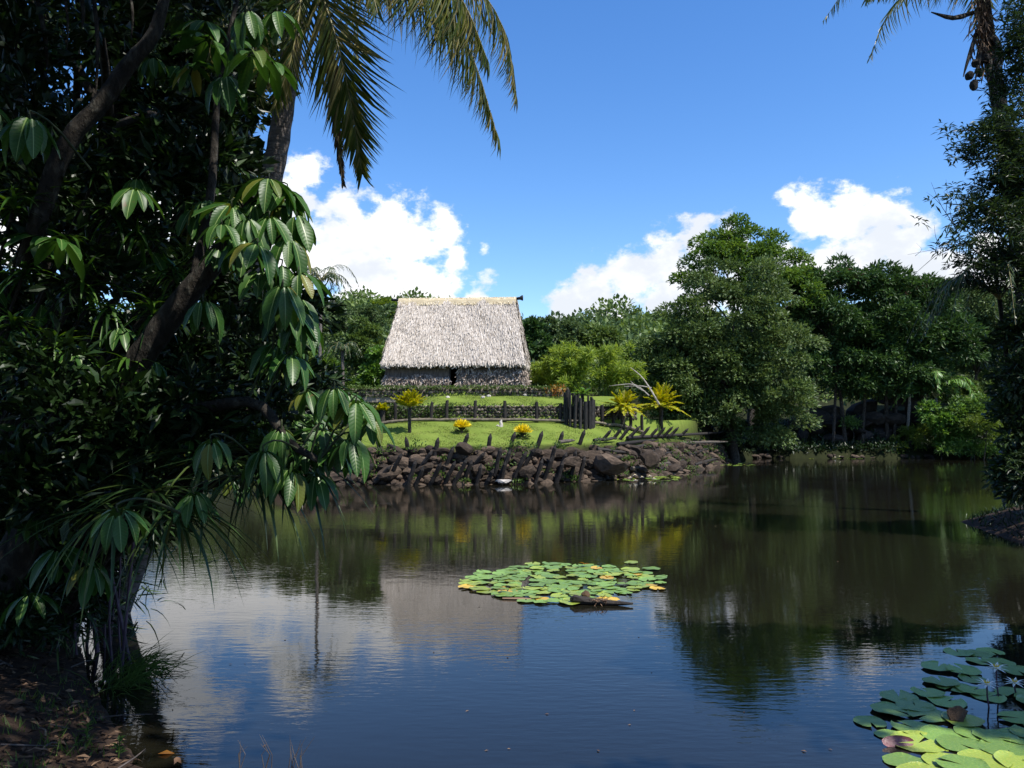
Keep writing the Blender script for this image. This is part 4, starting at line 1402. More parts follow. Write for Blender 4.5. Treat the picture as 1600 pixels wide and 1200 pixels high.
def build_coconut_near():
    Y = 11.0
    base = Vector((-6.1, 12.0, H1(-6.1, 12.0)))
    root = thing('coconut_palm', 'tall coconut palm leaning over the dark foliage, fronds hanging into the sky', 'palm tree', base)
    tp = [base - Vector((0, 0, .3)), at(230, 840, 11.8), at(330, 620, 11.4), at(395, 400, 11.1), at(425, 280, 11), at(440, 190, 11), at(455, 80, 11), at(468, -20, 11), at(478, -80, 11)]
    pts = catmull(tp, 40)
    mb = MB()
    rad = [.17 * (1.3 if k < 3 else 1) * (1 - .22 * k / 39) * (1.0 + (.05 if k % 2 else -.03)) for k in range(40)]
    mb.tube(pts, rad, 12, wob=.05)
    mb.obj('trunk', M['palmbark'], root, True)
    c = lambda x, y, d=0.0: at(x, y, Y + d)
    face = (0, -1, .25)
    # fronds that hang into the picture
    frond(root, [c(478, -90), c(500, -20, -.6), c(528, 70, -.9), (c(550, 170, -.8)), c(566, 272, -.6)], (-.15, -1, .1), 96, .98, .032, M['lf_coco'], True, .5, .85, .75, start=.18, key='coco')
    frond(root, [c(500, -110), c(590, -80, -.5), c(675, -20, -.9), c(735, 80, -1.0), c(778, 215, -1.0)], (.45, -.2, .9), 110, 1.1, .034, M['lf_coco'], False, .95, .55, .55, start=.12, key='coco')
    frond(root, [c(505, -120), c(620, -110, .4), c(720, -50, .8), c(785, 40, 1.0), c(806, 150, 1.0)], (.5, -.35, .8), 100, 1.12, .034, M['lf_coco'], False, .7, .7, .65, start=.12)
    frond(root, [c(500, -120), c(580, -105, -.8), c(660, -60, -1.3), c(722, 0, -1.6), c(762, 95, -1.6)], (.4, -.3, .9), 105, 1.05, .034, M['lf_coco'], False, 1.1, .5, .55, start=.12)
    # the brown dead one
    frond(root, [c(480, -80), c(505, 10, -.3), c(520, 110, -.3), c(527, 200, -.2), c(536, 282, -.1)], (0, -1, .1), 110, .5, .032, M['lf_cocodry'], False, .9, .9, .16, start=.2, spread=.1)
    # fronds to the left, half hidden by leaves
    frond(root, [c(470, -90), c(440, -30, -.4), c(420, 50, -.6), c(405, 150, -.6)], face, 46, .85, .026, M['lf_coco'], False, .6, .8, .6)
    frond(root, [c(465, -95), c(400, -70, .3), c(350, 0, .5), c(320, 110, .6)], (-.4, -.5, .7), 50, .9, .026, M['lf_coco'], False, .7, .7, .6)
    frond(root, [c(475, -90), c(470, 0, -.7), c(455, 90, -.9), c(428, 170, -.9)], (.3, -1, .1), 46, .7, .025, M['lf_coco'], False, .6, .8, .6)
    frond(root, [c(485, -110), c(520, -140, -1.2), c(560, -90, -2.2), c(590, 20, -2.6)], (.2, -.6, .7), 52, .8, .026, M['lf_coco'], False, .8, .6, .6)
    # fronds above the picture
    for a in range(0, 360, 45):
        d = Vector((math.cos(R(a)), math.sin(R(a)), 0))
        o = c(480, -100)
        frond(root, [o, o + d * 1.2 + Vector((0, 0, .9)), o + d * 2.6 + Vector((0, 0, .8)), o + d * 3.6 + Vector((0, 0, -.1))], (0, 0, 1), 46, .9, .026, M['lf_coco'], False, .4, .7, .7)


build_coconut_near()


def build_coconut_right():
    Y = 24.0
    base = fore(1640, 0, 24.5)
    root = thing('coconut_palm', 'coconut palm at the upper right with dead stubs and nuts below its crown', 'palm tree', base)
    c = lambda x, y, d=0.0: at(x, y, Y + d)
    mb = MB()
    pts = catmull([base, at(1605, 500, 24.3), at(1575, 250, 24.1), c(1552, 110), c(1540, 30), c(1532, -40)], 26)
    mb.tube(pts, [.26 * (1 - .3 * k / 25) * (1.05 if k % 2 else .97) for k in range(26)], 10, wob=.06)
    mb.obj('trunk', M['bark_dark'], root, True)
    # left frond shows along the top edge
    frond(root, [c(1532, -20), c(1490, -52, -.5), c(1430, -40, -.8), c(1352, -2, -1)], (0, -.3, 1), 70, 1.15, .045, M['lf_coco'], False, .9, .5, .6, rr=.035)
    for a in (10, 60, 110, 160, 215, 260, 320):
        d = Vector((math.cos(R(a)), math.sin(R(a)), 0)); o = c(1533, -35)
        frond(root, [o, o + d * 1.5 + Vector((0, 0, 1.1)), o + d * 3.4 + Vector((0, 0, .8)), o + d * 4.6 + Vector((0, 0, -.6))], (0, 0, 1), 50, 1.1, .045, M['lf_coco'], False, .6, .6, .7, rr=.035)
    frond(root, [c(1540, -25), c(1580, -40, -.5), c(1620, 10, -.8), c(1650, 90, -1)], (0, -.5, .8), 60, 1.1, .045, M['lf_coco'], False, .8, .6, .6, rr=.035)
    # old stubs and spathes hanging below the crown
    for (x0, y0, x1, y1, x2, y2, r0) in ((1520, 20, 1490, 28, 1455, 19, .07), (1528, 45, 1515, 85, 1505, 120, .055), (1545, 50, 1560, 70, 1566, 102, .09), (1535, 60, 1530, 95, 1524, 125, .06), (1550, 60, 1548, 100, 1544, 128, .05)):
        mb = MB()
        mb.tube(catmull([c(x0, y0), c(x1, y1, -.4), c(x2, y2, -.5)], 7), [r0 * k for k in (.9, 1, 1.1, 1, .9, .6, .25)], 7, wob=.1)
        mb.obj('dead_stub', M['bark_dark'], root)
    for (x, y) in ((1514, 118), (1522, 133), (1531, 112), (1541, 90), (1525, 98)):
        me = rock_mesh('coconut', 300 + x, M['bark_dark'], 2)  # nuts take the darkened bark colour, which paints them as shadowed silhouettes
        link('coconut', me, root, Matrix.Translation(c(x, y, -.4)) @ Matrix.Diagonal((.14, .14, .18, 1)))
    # brown fibre round the crown
    P = [np.array(c(1535 + random.gauss(0, 8), 40 + random.gauss(0, 30), -.25 + random.gauss(0, .1))) for _ in range(240)]
    o = link('fibre', scatter_mesh('fibre', T_BLADE, P, np.array([0, 0, -1]) + rng.normal(0, .4, (240, 3)), rdir(240), .5, .05, M['lf_litter']), root)
    o['kind'] = 'stuff'


build_coconut_right()


def small_palm(name, label, base, crown_c, nf, Lf, mat, leafL, leafW, nl, seed, arch=.5, trunk=.06, group=None, hang=.35, up=1.0, cat='palm', angs=None, single=False, key='sp'):
    random.seed(seed)
    root = thing(name, label, cat, base, group)
    mb = MB()
    o = Vector(crown_c)
    mb.tube(catmull([Vector(base) - Vector((0, 0, .2)), Vector(base).lerp(o, .5) + Vector((random.gauss(0, .05), 0, 0)), o], 8), [trunk * 1.15, trunk, trunk, trunk * .95, trunk * .95, trunk * .9, trunk * .9, trunk], 8, wob=.07)
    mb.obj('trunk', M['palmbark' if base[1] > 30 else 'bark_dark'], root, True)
    for k in range(nf):
        a = (2 * math.pi * k / nf + random.uniform(-.3, .3)) if angs is None else R(angs[k % len(angs)] + random.uniform(-8, 8))
        d = Vector((math.cos(a), math.sin(a), 0)); l = Lf * random.uniform(.8, 1.15); u = up * random.uniform(.6, 1.25)
        pts = [o, o + d * l * .3 + Vector((0, 0, l * .32 * u)), o + d * l * .68 + Vector((0, 0, l * (.42 * u - arch * .25))), o + d * l + Vector((0, 0, l * (.35 * u - arch)))]
        frond(root, pts, (d * -.3 + Vector((0, 0, 1))), nl, leafL, leafW, mat, single, hang, .75, .75, rr=.012 + .004 * Lf, key=key)
    return root


def build_palms():
    small_palm('slim_palm', 'slim pale-trunked palm behind the drooping leaves at the left lawn edge', fore(497, 0, 47), at(502, 440, 47), 12, 2.4, M['lf_areca'], .6, .045, 26, 31, arch=.75, trunk=.1)
    small_palm('fan_palm', 'short palm with dry hanging fronds left of the house terrace', fore(535, 0, 56), at(535, 548, 56), 16, 1.5, M['lf_areca'], .5, .05, 18, 32, arch=.7, trunk=.12)
    # right bank
    small_palm('areca_palm', 'dark palm with arching fronds hanging in front of the right-hand clouds', fore(1605, 0, 20.9), at(1562, 468, 20.6), 14, 2.1, M['lf_areca'], .46, .04, 26, 33, arch=.75, trunk=.06, angs=[180, 150, 205, 170, 130, 240, 20, 90, 300, 195, 165, 60, 340])
    small_palm('areca_palm', 'small upright palm with one sunlit green frond among the laurel sprays', fore(1612, 0, 21.2), at(1552, 405, 20.9), 8, 1.4, M['lf_bush'], .36, .032, 22, 34, arch=.35, trunk=.05, up=1.7, angs=[180, 120, 90, 60, 200, 150, 20, 300])
    small_palm('young_coconut_palm', 'young coconut palm with a bright upright frond above the far bank', fore(1470, 0, 69), at(1462, 622, 69), 11, 3.5, M['lf_frondgreen'], .9, .13, 26, 35, arch=.6, trunk=.14, up=1.5, angs=[100, 170, 60, 20, 330, 200, 300, 240, 130])
    small_palm('young_coconut_palm', 'second young palm, lower, near the right end of the far bank', fore(1535, 0, 70.5), at(1530, 636, 70), 10, 2.6, M['lf_frondgreen'], .6, .08, 22, 36, arch=.6, trunk=.1, up=1.2)


build_palms()


# ------------------------------------------------------------------ bamboo, cycads, crotons, lawn details
def build_bamboo():
    specs = [('feathery bamboo clump rising behind the black log ring', 890, 52.5, [(862, 600, 22), (880, 585, 26), (905, 590, 30), (925, 578, 24), (890, 606, 30), (872, 570, 8), (889, 552, 7), (917, 560, 8)], 14000),
             ('feathery bamboo clump just right of the house, low and rounded', 848, 54, [(845, 600, 15), (856, 594, 15), (838, 590, 8), (852, 606, 15)], 4000),
             ('feathery bamboo clump left of the fallen branch, tips leaning right', 950, 54, [(945, 580, 24), (962, 572, 20), (960, 598, 24), (980, 588, 14), (935, 605, 20)], 8500)]
    for k, (lab, px, Y, ms, n) in enumerate(specs):
        r = np.random.default_rng(400 + k)
        base = fore(px, 0, Y)
        root = thing('bamboo_clump', lab, 'bamboo', base, 'bamboo clumps right of the house')
        P, D, N = [], [], []
        ncu = n // 230
        for j in range(ncu):
            m = ms[int(r.integers(len(ms)))]
            e = at(m[0] + r.normal(0, .55) * m[2], m[1] - m[2] * r.uniform(-.2, 1.35), Y + r.normal(0, .8))
            s0 = base + Vector((r.normal(0, .5), r.normal(0, .4), -.1))
            q = catmull([s0, s0.lerp(e, .5) + Vector((0, 0, .5)), e, e + (e - s0).normalized() * .35 + Vector((0, 0, -.1))], 12)
            mb = MB(); mb.tube(q, [.028 * (1 - .9 * k / 11) for k in range(12)], 5)
            mb.obj('culm', M['lf_yelgreen'], root)
            m_ = 135
            t = r.uniform(.12, 1, m_) ** .7 * 10.99
            i0 = t.astype(int); u = (t - i0)[:, None]
            Q = np.array([list(v) for v in q])
            c = Q[i0] * (1 - u) + Q[i0 + 1] * u
            spread = .27 * (1.15 - t / 11)[:, None]
            off = r.normal(0, 1, (m_, 3)) * spread * [1, 1, .6]
            P.append(c + off); D.append(nrm(off) * .6 + r.normal(0, .35, (m_, 3)) + [0, 0, .25]); N.append(r.normal(0, .5, (m_, 3)) + [0, -.2, .8])
        P = np.concatenate(P)
        o = link('leaves', scatter_mesh('leaves', T_CARD, P, np.concatenate(D), np.concatenate(N), r.uniform(.24, .5, len(P)), .07, M['lf_bamboo']), root)
        o['kind'] = 'stuff'


build_bamboo()


def build_cycads():
    specs = [('yellow-topped cycad on a tall bare trunk, alone on the left lawn', 640, 42.0, 674, 637, 32, 1.15, 0.1, 'vase'),
             ('yellow cycad beside the black log ring, smaller of the right-hand pair', 973, 44.5, 668, 637, 38, 1.4, .42, 'wide'),
             ('large spreading yellow cycad at the right end of the lawn', 1033, 46.5, 666, 637, 44, 1.95, .48, 'wide'),
             ('small yellow cycad half hidden behind the drooping leaves by the fence', 598, 44.3, 662, 642, 14, .5, .2, 'vase')]
    for k, (lab, px, Y, y0, y1, nf, L_, arch, kind) in enumerate(specs):
        random.seed(50 + k)
        base = hit(px, y0 + 2, 36)
        o = at(px, y1, base.y)
        root = thing('cycad', lab, 'cycad', base, 'yellow cycads on the lower lawn')
        mb = MB()
        mb.tube([base - Vector((0, 0, .2)), base.lerp(o, .3), base.lerp(o, .7), o], [.15, .13, .13, .15] if k else [.11, .09, .09, .1], 9, wob=.1)
        mb.obj('trunk', M['bark'], root, True)
        for j in range(nf):
            a = 2 * math.pi * j / nf + random.uniform(-.2, .2)
            inner = j % 3 == 0
            d = Vector((math.cos(a), math.sin(a), 0)); l = L_ * random.uniform(.85, 1.1)
            ee = random.uniform(.4, 1.35) if kind == 'vase' else random.choice((.1, .35, .6, .85, 1.1, 1.35)) + random.uniform(-.1, .1)
            ar = (.16 if kind == 'vase' else .42) * math.cos(ee * .8)
            pts = [o + (d * math.cos(ee) + Vector((0, 0, math.sin(ee)))) * l * t + Vector((0, 0, -ar * l * t * t)) for t in (0, .33, .68, 1)]
            frond(root, pts, (d * -.6 + Vector((0, 0, 1))), 26, .24 + .08 * L_, .07, M['lf_cycad'], False, .05, .85, .7, rr=.016, start=.15, tmpl=T_CARD)


build_cycads()


def build_lawn_things():
    for k, (px, py, lab) in enumerate(((721, 678, 'yellow croton bush near the lone cycad, rounder of the two'), (817, 686, 'yellow croton bush behind the stakes, in line with the doorway side'))):
        b = hit(px, py, 36)
        b = b + Vector((0, .2, 0))
        labs = ['yellow croton bush on the lawn below the house, nearer the lone cycad', 'yellow croton bush on the lawn, nearer the black log ring']
        root = thing('croton_bush', labs[k], 'bush', b, 'yellow croton bushes on the lower lawn')
        r = np.random.default_rng(60 + k)
        n = 230
        d = rdir(n, r); d[:, 2] = np.abs(d[:, 2])
        P = np.array(b) + np.array([0, 0, .32]) + d * np.array([.36, .36, .3]) * r.uniform(.3, 1, n)[:, None]
        o = link('leaves', scatter_mesh('leaves', T_DIA, P, d + [0, 0, .6] + r.normal(0, .3, (n, 3)), d + [0, -.2, .8], .26, .09, M['lf_croton']), root)
        o['kind'] = 'stuff'
        n = 110
        d = rdir(n, r); d[:, 2] = np.abs(d[:, 2]) * .5
        P = np.array(b) + np.array([0, 0, .1]) + d * .26
        o = link('lower_leaves', scatter_mesh('lower_leaves', T_DIA, P, d + [0, 0, .2], d + [0, 0, .8], .2, .09, M['lf_dark']), root)
        o['kind'] = 'stuff'
        mb = MB()
        for j in range(6):
            mb.tube([b, b + Vector((r.normal(0, .12), r.normal(0, .12), .45))], .015, 5)
        mb.obj('stems', M['bark'], root)
    # black upright logs in a ring, planted inside
    c = hit(907, 671, 36) + Vector((0, .75, 0))
    c.z = H1(c.x, c.y)
    root = thing('log_ring', 'ring of tall blackened tree-fern logs standing upright on the lawn', 'log planter', c)
    n = 16
    for k in range(n):
        a = 2 * math.pi * k / n
        q = c + Vector((math.cos(a) * .78, math.sin(a) * .62, 0)); q.z = H1(q.x, q.y)
        h = random.uniform(1.55, 1.9) + (.2 if math.cos(a) < -.5 else 0)
        r0 = random.uniform(.075, .125)
        mb = MB()
        tl = Vector((random.gauss(0, .035), random.gauss(0, .03), 0))
        mb.tube([q - Vector((0, 0, .2)), q + Vector((0, 0, h * .3)) + tl * .3, q + Vector((0, 0, h * .7)) + tl * .8, q + Vector((0, 0, h)) + tl], [r0 * 1.05, r0, r0 * .92, r0 * .8], 9, wob=.09)
        mb.obj('log', M['logpost'], root)
    top = c + Vector((.12, 0, 1.72))
    pl = thing('broad_leaf_plant', 'bright green broad-leaved plant sprouting from the top of the log ring', 'plant', c + Vector((.12, 0, 0)))
    mb = MB(); mb.tube([c + Vector((.12, 0, -.1)), top], .04, 6); mb.obj('stem', M['bark'], pl)
    for k in range(22):
        a = random.uniform(0, 6.28); e = random.uniform(.1, 1.1)
        d = Vector((math.cos(a) * math.cos(e), math.sin(a) * math.cos(e), math.sin(e)))
        me = blade_mesh('plantleaf', T_BIG_LO, M['lf_bush'])
        link('leaf', me, pl, leaf_matrix(top + d * .12 + Vector((random.uniform(-.15, .35), 0, 0)), d, Vector((0, 0, 1)) - d * .3, random.uniform(.35, .6), .17))
    # a little orange-leaved plant left of the logs
    b = fore(872, 0, 48.6)
    pl = thing('orange_shrub', 'small orange-leaved shrub against the terrace wall behind the log ring', 'shrub', b)
    P = np.array(b) + rng.normal(0, 1, (90, 3)) * np.array([.26, .15, .16]) + np.array([0, 0, .45])
    o = link('leaves', scatter_mesh('leaves', T_CARD, P, rdir(90) + [0, 0, .5], rdir(90) + [0, -.4, .6], .22, .09, M['lf_orange']), pl); o['kind'] = 'stuff'
    mb = MB(); mb.tube([b, b + Vector((0, 0, .5))], .03, 6); mb.obj('stem', M['bark'], pl)
    # pale weathered stump
    b = hit(783, 667, 36)
    mb = MB()
    mb.tube([b - Vector((0, 0, .05)), b + Vector((.02, 0, .12)), b + Vector((-.02, 0, .26)), b + Vector((.03, 0, .4))], [.13, .09, .07, .03], 8, wob=.2)
    mb.tube([b + Vector((-.1, 0, 0)), b + Vector((-.2, -.02, .09)), b + Vector((-.27, -.04, .05))], [.05, .045, .02], 7, wob=.2)
    tag(mb.obj('stump', M['rock_pale']), 'small pale weathered stump standing on the lower lawn', 'stump')
    # pale stones on the upper lawn
    labs = ['tan stone on the upper lawn below the doorway', 'pale stone on the upper lawn, next to the tan one', 'pale stone on the upper lawn towards the log ring', 'small pale stone on the upper lawn below the left wall of the house']
    for k, (px, py) in enumerate(((755, 622), (764, 620), (820, 619), (700, 622))):
        b = hit(px, py, 46.5)
        o = link('stone', rock_mesh('lawn_stone', 90 + k, M['rock_pale'], 1), None, Matrix.Translation(b + Vector((0, 0, .05))) @ Matrix.Diagonal((.17, .12, .11, 1)))
        tag(o, labs[k], 'stone', 'pale stones on the upper lawn')
    # fallen bleached branch
    Y = 49
    p = lambda x, y, d=0: at(x, y, Y + d)
    root = thing('fallen_branch', 'bleached dead branch lying behind the yellow cycads', 'branch', p(1020, 628))
    mb = MB(); mb.tube(catmull([p(1030, 632), p(1016, 608), p(1002, 588), p(985, 574)], 8), [.065, .06, .055, .045, .04, .03, .025, .012], 7, wob=.12); mb.obj('limb', M['bark_pale'], root)
    mb = MB(); mb.tube(catmull([p(1014, 618), p(1000, 606), p(986, 600), p(952, 603)], 8), [.045, .04, .038, .034, .03, .025, .02, .008], 7, wob=.12); mb.obj('limb', M['bark_pale'], root)
    mb = MB(); mb.tube(catmull([p(1008, 612), p(994, 604), p(985, 595)], 6), [.05, .045, .04, .03, .025, .01], 6); mb.obj('twig', M['bark_pale'], root)
    mb = MB(); mb.tube(catmull([p(1018, 606), p(1000, 603), p(975, 604)], 6), [.04, .035, .03, .025, .02, .01], 6); mb.obj('twig', M['bark_pale'], root)


build_lawn_things()


# ------------------------------------------------------------------ far bank on the right: rocks, shrubs, mound
def build_far_bank():
    root = thing('rock_outcrop', 'dark rocky outcrop with an overhang in the shade on the far bank', 'rocks', fore(1330, 0, 71))
    sp = [(1265, 672, 71, 1.3, .8), (1300, 688, 70.6, 1.4, .7), (1335, 664, 72, 1.6, 1.0), (1375, 680, 71, 1.6, .9), (1410, 655, 72, 1.5, 1.1), (1430, 690, 70.6, 1.1, .7), (1400, 625, 73, 2.1, .7), (1350, 640, 73.5, 1.8, .9),
          (1290, 645, 73, 1.5, .9), (1248, 690, 70.3, .9, .7), (1232, 708, 69.6, .8, .5), (1270, 708, 69.8, .7, .3), (1345, 704, 69.9, .8, .4), (1380, 706, 69.9, .9, .4), (1310, 706, 69.8, .8, .35), (1425, 640, 72, 1.0, 1.2), (1440, 668, 71.5, 1.0, .8), (1385, 650, 72, 1.1, .7), (1322, 676, 70.8, .8, .4)]
    rr = random.Random(9)
    sp += [(rr.uniform(1236, 1445), rr.uniform(650, 708), rr.uniform(69.9, 71.5), rr.uniform(.6, 1.3), rr.uniform(.4, .9)) for _ in range(34)]
    for k, (px, py, Y, sx, sz) in enumerate(sp):
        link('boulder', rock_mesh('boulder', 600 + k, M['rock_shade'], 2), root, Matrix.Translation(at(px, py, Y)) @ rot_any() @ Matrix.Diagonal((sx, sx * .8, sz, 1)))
    # grassy mound and low greens
    def low_green(name, label, masses, Y, n, mat, L_, Wd, seed, cat='shrub', tmpl=T_CARD, group=None, sec=.5):
        return tree(name, label, cat, fore(masses[0][0], 0, Y), [bl(*m, Y) for m in masses], M[mat], n, L_, Wd, n_sec=40, sec=sec, trunk=.05, seed=seed, tmpl=tmpl, limbs=5, group=group)
    low_green('grassy_mound', 'yellow-green grassy mound sloping to the water on the far bank', [(1418, 692, 20), (1440, 682, 18), (1402, 703, 12)], 68.9, 3800, 'lf_yelgreen', .26, .06, 701, 'grass')
    low_green('fern_bush', 'patch of bright fern on top of the rocky overhang', [(1392, 616, 13), (1408, 614, 10), (1372, 619, 8)], 71.5, 1500, 'lf_yelgreen', .3, .08, 702)
    low_green('fern_bush', 'small bright fern tuft among the shaded rocks', [(1325, 664, 8), (1334, 666, 6)], 69.5, 600, 'lf_bush', .25, .07, 703)
    G = 'shrubs on the sunlit far bank'
    low_green('shrub', 'large-leaved bright shrub hanging over the water on the far bank', [(1470, 668, 28), (1490, 688, 22), (1455, 652, 20), (1480, 700, 12), (1500, 655, 20)], 67.5, 3800, 'lf_bush', .42, .17, 704, group=G)
    low_green('shrub', 'bushy green shrub right of the large-leaved one, below the palms', [(1520, 665, 28), (1540, 688, 24), (1508, 645, 20), (1545, 640, 22)], 66.5, 4400, 'lf_mid', .3, .14, 705, group=G)
    low_green('shrub', 'yellowish shrub with thin leaves at the waterline near the right edge', [(1530, 670, 20), (1552, 680, 22), (1545, 660, 16)], 64.8, 2600, 'lf_yelgreen', .34, .06, 706, group=G)
    low_green('shrub', 'dark shrub behind the young palm on the far bank', [(1500, 620, 30), (1540, 610, 34), (1480, 635, 20), (1570, 640, 30)], 72.5, 4200, 'lf_forest', .34, .17, 707, group=G)
    low_green('shrub', 'olive shrub left of the young palm above the rocks', [(1430, 600, 24), (1450, 618, 18), (1420, 620, 16)], 72.5, 2600, 'lf_olive', .3, .15, 708, group=G)
    low_green('shrub', 'fern-like shrub low at the right end of the far bank, over the water', [(1505, 700, 14), (1530, 705, 14), (1555, 706, 14), (1480, 706, 8)], 66.2, 2400, 'lf_bush', .34, .07, 709, group=G)
    low_green('shrub', 'dark undergrowth under the broad olive tree at the end of the stone bank', [(1150, 690, 26), (1190, 692, 24), (1215, 700, 16), (1120, 672, 16)], 63.5, 4000, 'lf_dark', .3, .15, 710, group=G)

    # ground cover along the far shore
    P = bank_points(15000, 13, 44, 61, 75, .01, 3.5, lambda x, y: (pond_fields(x, y)[0] < 2.6 + 1.5 * np.sin(x * 3) ** 2) & (y > 61 + (x > 18) * 3)); n = len(P)
    P = P + np.stack([0 * P[:, 0], 0 * P[:, 0], rng.random(n) ** 2 * .5], 1)
    o = link('undergrowth', scatter_mesh('undergrowth', T_CARD, P, rdir(n) + [0, 0, .4], rdir(n) * .7 + [0, -.2, .8], rng.uniform(.18, .45, n), .14, M['lf_dark']))
    tag(o, 'dark low undergrowth and ferns covering the shaded far shore', 'undergrowth', kind='stuff')
    items = []
    for _ in range(150):
        px = random.uniform(1170, 1460); p = gnd(px, random.uniform(714.2, 716.6)); z = random.uniform(-.02, .25)
        items.append(((p.x, p.y + .2, z), (random.uniform(.15, .5), random.uniform(.15, .4), random.uniform(.1, .28)), random.uniform(0, 6)))
    rocks_joined('shore_stones', items, M['rock'], root, 2)


build_far_bank()

# ------------------------------------------------------------------ near left: the umbrella tree with its great drooping leaves
def hanging_leaf(parent, hub, axis, n, L_, Wd, dr, single, acc=None, branch_from=None, r_=None):
    """a whorl of leaflets round a hub: the leaf stalk is a part, each leaflet a piece of it"""
    axis = Vector(axis).normalized()
    a = axis.orthogonal().normalized(); b = axis.cross(a)
    ph = random.uniform(0, 6.28)
    for k in range(n):
        an = ph + 2 * math.pi * k / n + random.uniform(-.15, .15)
        rd = a * math.cos(an) + b * math.sin(an)
        # hanging: the leaflets start out sideways and bend down under their weight
        d = (rd * 1.0 + Vector((0, 0, -dr)) + axis * .1).normalized()
        nrm_ = (axis + rd * .45 + Vector((0, 0, .5))).normalized()
        nrm_ = (nrm_ - d * nrm_.dot(d)).normalized()
        l = L_ * random.uniform(.68, 1.1)
        p = hub + rd * .05
        if single:
            link('leaflet', blade_mesh('umb%d' % (k % 4), T_BIG[k % 4], [M['lf_umb'], M['midrib']]), parent, leaf_matrix(p, d, nrm_, l, l * random.uniform(.33, .4)))
        else:
            acc[0].append(p); acc[1].append(d); acc[2].append(nrm_); acc[3].append(l); acc[4].append(l * random.uniform(.32, .4))


def build_umbrella_near():
    base = Vector((-5.9, 8.6, H1(-5.9, 8.6)))
    root = thing('umbrella_tree', 'near umbrella tree with whorls of big drooping glossy leaves over the pond', 'tree', base)
    tp = [base - Vector((0, 0, .3)), at(60, 800, 8.5), at(150, 660, 8.4), at(205, 580, 8.3), at(270, 490, 8.2), at(345, 395, 8.1), at(400, 310, 8.0)]
    trunk = catmull(tp, 22)
    mb = MB(); mb.tube(trunk, [.2 - .11 * k / 21 for k in range(22)], 12, wob=.07); mb.obj('trunk', M['bark_dark'], root, True)
    # a second limb low over the water
    low = catmull([at(150, 660, 8.4), at(300, 640, 8.0), at(400, 630, 7.7), at(450, 690, 7.4), at(500, 720, 7.3)], 14)
    mb = MB(); mb.tube(low, [.075 - .045 * k / 13 for k in range(14)], 9, wob=.05); mb.obj('limb', M['bark_dark'], root, True)
    up = catmull([at(300, 450, 8.1), at(330, 300, 8.3), at(340, 150, 8.4), at(370, 0, 8.3)], 12)
    mb = MB(); mb.tube(up, [.055 - .03 * k / 11 for k in range(12)], 9, wob=.05); mb.obj('limb', M['bark_dark'], root, True)
    single = [(362, 322, 7.6, .36), (420, 280, 7.7, .42), (448, 296, 7.9, .40), (462, 340, 7.8, .38), (402, 383, 7.1, .38), (442, 448, 7.1, .38), (466, 428, 7.4, .38), (318, 472, 6.9, .32), (346, 352, 7.2, .3),
              (472, 496, 7.6, .36), (522, 608, 7.2, .34), (556, 628, 7.3, .36), (455, 556, 7.6, .34), (548, 686, 7.2, .36), (505, 672, 7.6, .36), (440, 672, 7.4, .34), (412, 706, 7.1, .34), (330, 690, 6.6, .3),
              (303, 772, 7, .32), (458, 735, 7.4, .34), (575, 655, 7.5, .32), (184, 800, 5.6, .28), (48, 185, 6, .34), (432, 540, 7.8, .4), (120, 650, 8.0, .34),
              (60, 800, 7.8, .34), (452, 375, 7.5, .38), (385, 20, 7.6, .38), (432, 22, 7.8, .36), (352, 120, 7.8, .36), (395, 85, 7.5, .36), (420, 340, 7.5, .36), (440, 415, 7.4, .36)]
    soft = [(x + random.gauss(0, 22), y + random.gauss(12, 24), Y + random.uniform(.15, .6), L_ * random.uniform(.75, 1)) for (x, y, Y, L_) in single[:22] if x > 340 for _ in (0, 1)]
    ends = trunk + low + up
    acc = [[], [], [], [], []]

    def stalk(hub):
        f = min(ends, key=lambda q: (q - hub).length + .6 * max(0, q.z - hub.z))
        if (f - hub).length > .7: f = hub + ((f - hub).normalized() + Vector((-.2, .5, -.3))).normalized() * .7
        mid = f.lerp(hub, .6) + Vector((0, 0, .1))
        mb = MB(); mb.tube(catmull([f, mid, hub + Vector((0, 0, .06)), hub], 8), [.012, .011, .01, .009, .008, .007, .007, .007], 6)
        return mb.obj('leaf', M['stalk'], root)
    for (px, py, Y, L_) in single:
        hub = at(px, py, Y)
        fr = stalk(hub)
        hanging_leaf(fr, hub, (random.gauss(.1, .25), random.gauss(-.3, .2), 1), 8, L_, .13, random.uniform(.45, 1.5), True)
    for (px, py, Y, L_) in soft:
        if px > 575 or (px > 455 and py < 330) or (px > 472 and 330 <= py < 590): continue
        hanging_leaf(None, at(px, py, Y), (random.gauss(.1, .3), random.gauss(-.3, .3), 1), 8, L_, .13, random.uniform(.6, 1.6), False, acc)
    # the deeper, shaded whorls
    poly = [(0, 0), (455, 0), (425, 110), (385, 200), (390, 290), (440, 330), (470, 420), (470, 520), (440, 590), (520, 650), (520, 700), (440, 760), (330, 800), (210, 850), (130, 900), (0, 960)]

    def inside(x, y):
        c = False
        for i in range(len(poly)):
            (x1, y1), (x2, y2) = poly[i], poly[i - 1]
            if (y1 > y) != (y2 > y) and x < (x2 - x1) * (y - y1) / (y2 - y1) + x1:
                c = not c
        return c
    n = 0
    while n < 70:
        x, y = random.uniform(-60, 520), random.uniform(-40, 940)
        if x > 0 and not inside(x, y):
            continue
        if abs(x + y * .93 - 720) < 90 and 330 < y < 640:      # keep the leaning trunk in view
            if random.random() < .8: continue
        hub = at(x, y, random.uniform(7.8, 9.6))
        hanging_leaf(None, hub, (random.gauss(0, .3), random.gauss(-.2, .3), 1), 8, random.uniform(.28, .4), .13, random.uniform(.4, 1.2), False, acc)
        n += 1
    o = link('shaded_leaves', scatter_mesh('shaded_leaves', T_BIG[0], *acc, [M['lf_umb'], M['midrib']], True), root)
    o['kind'] = 'stuff'


build_umbrella_near()


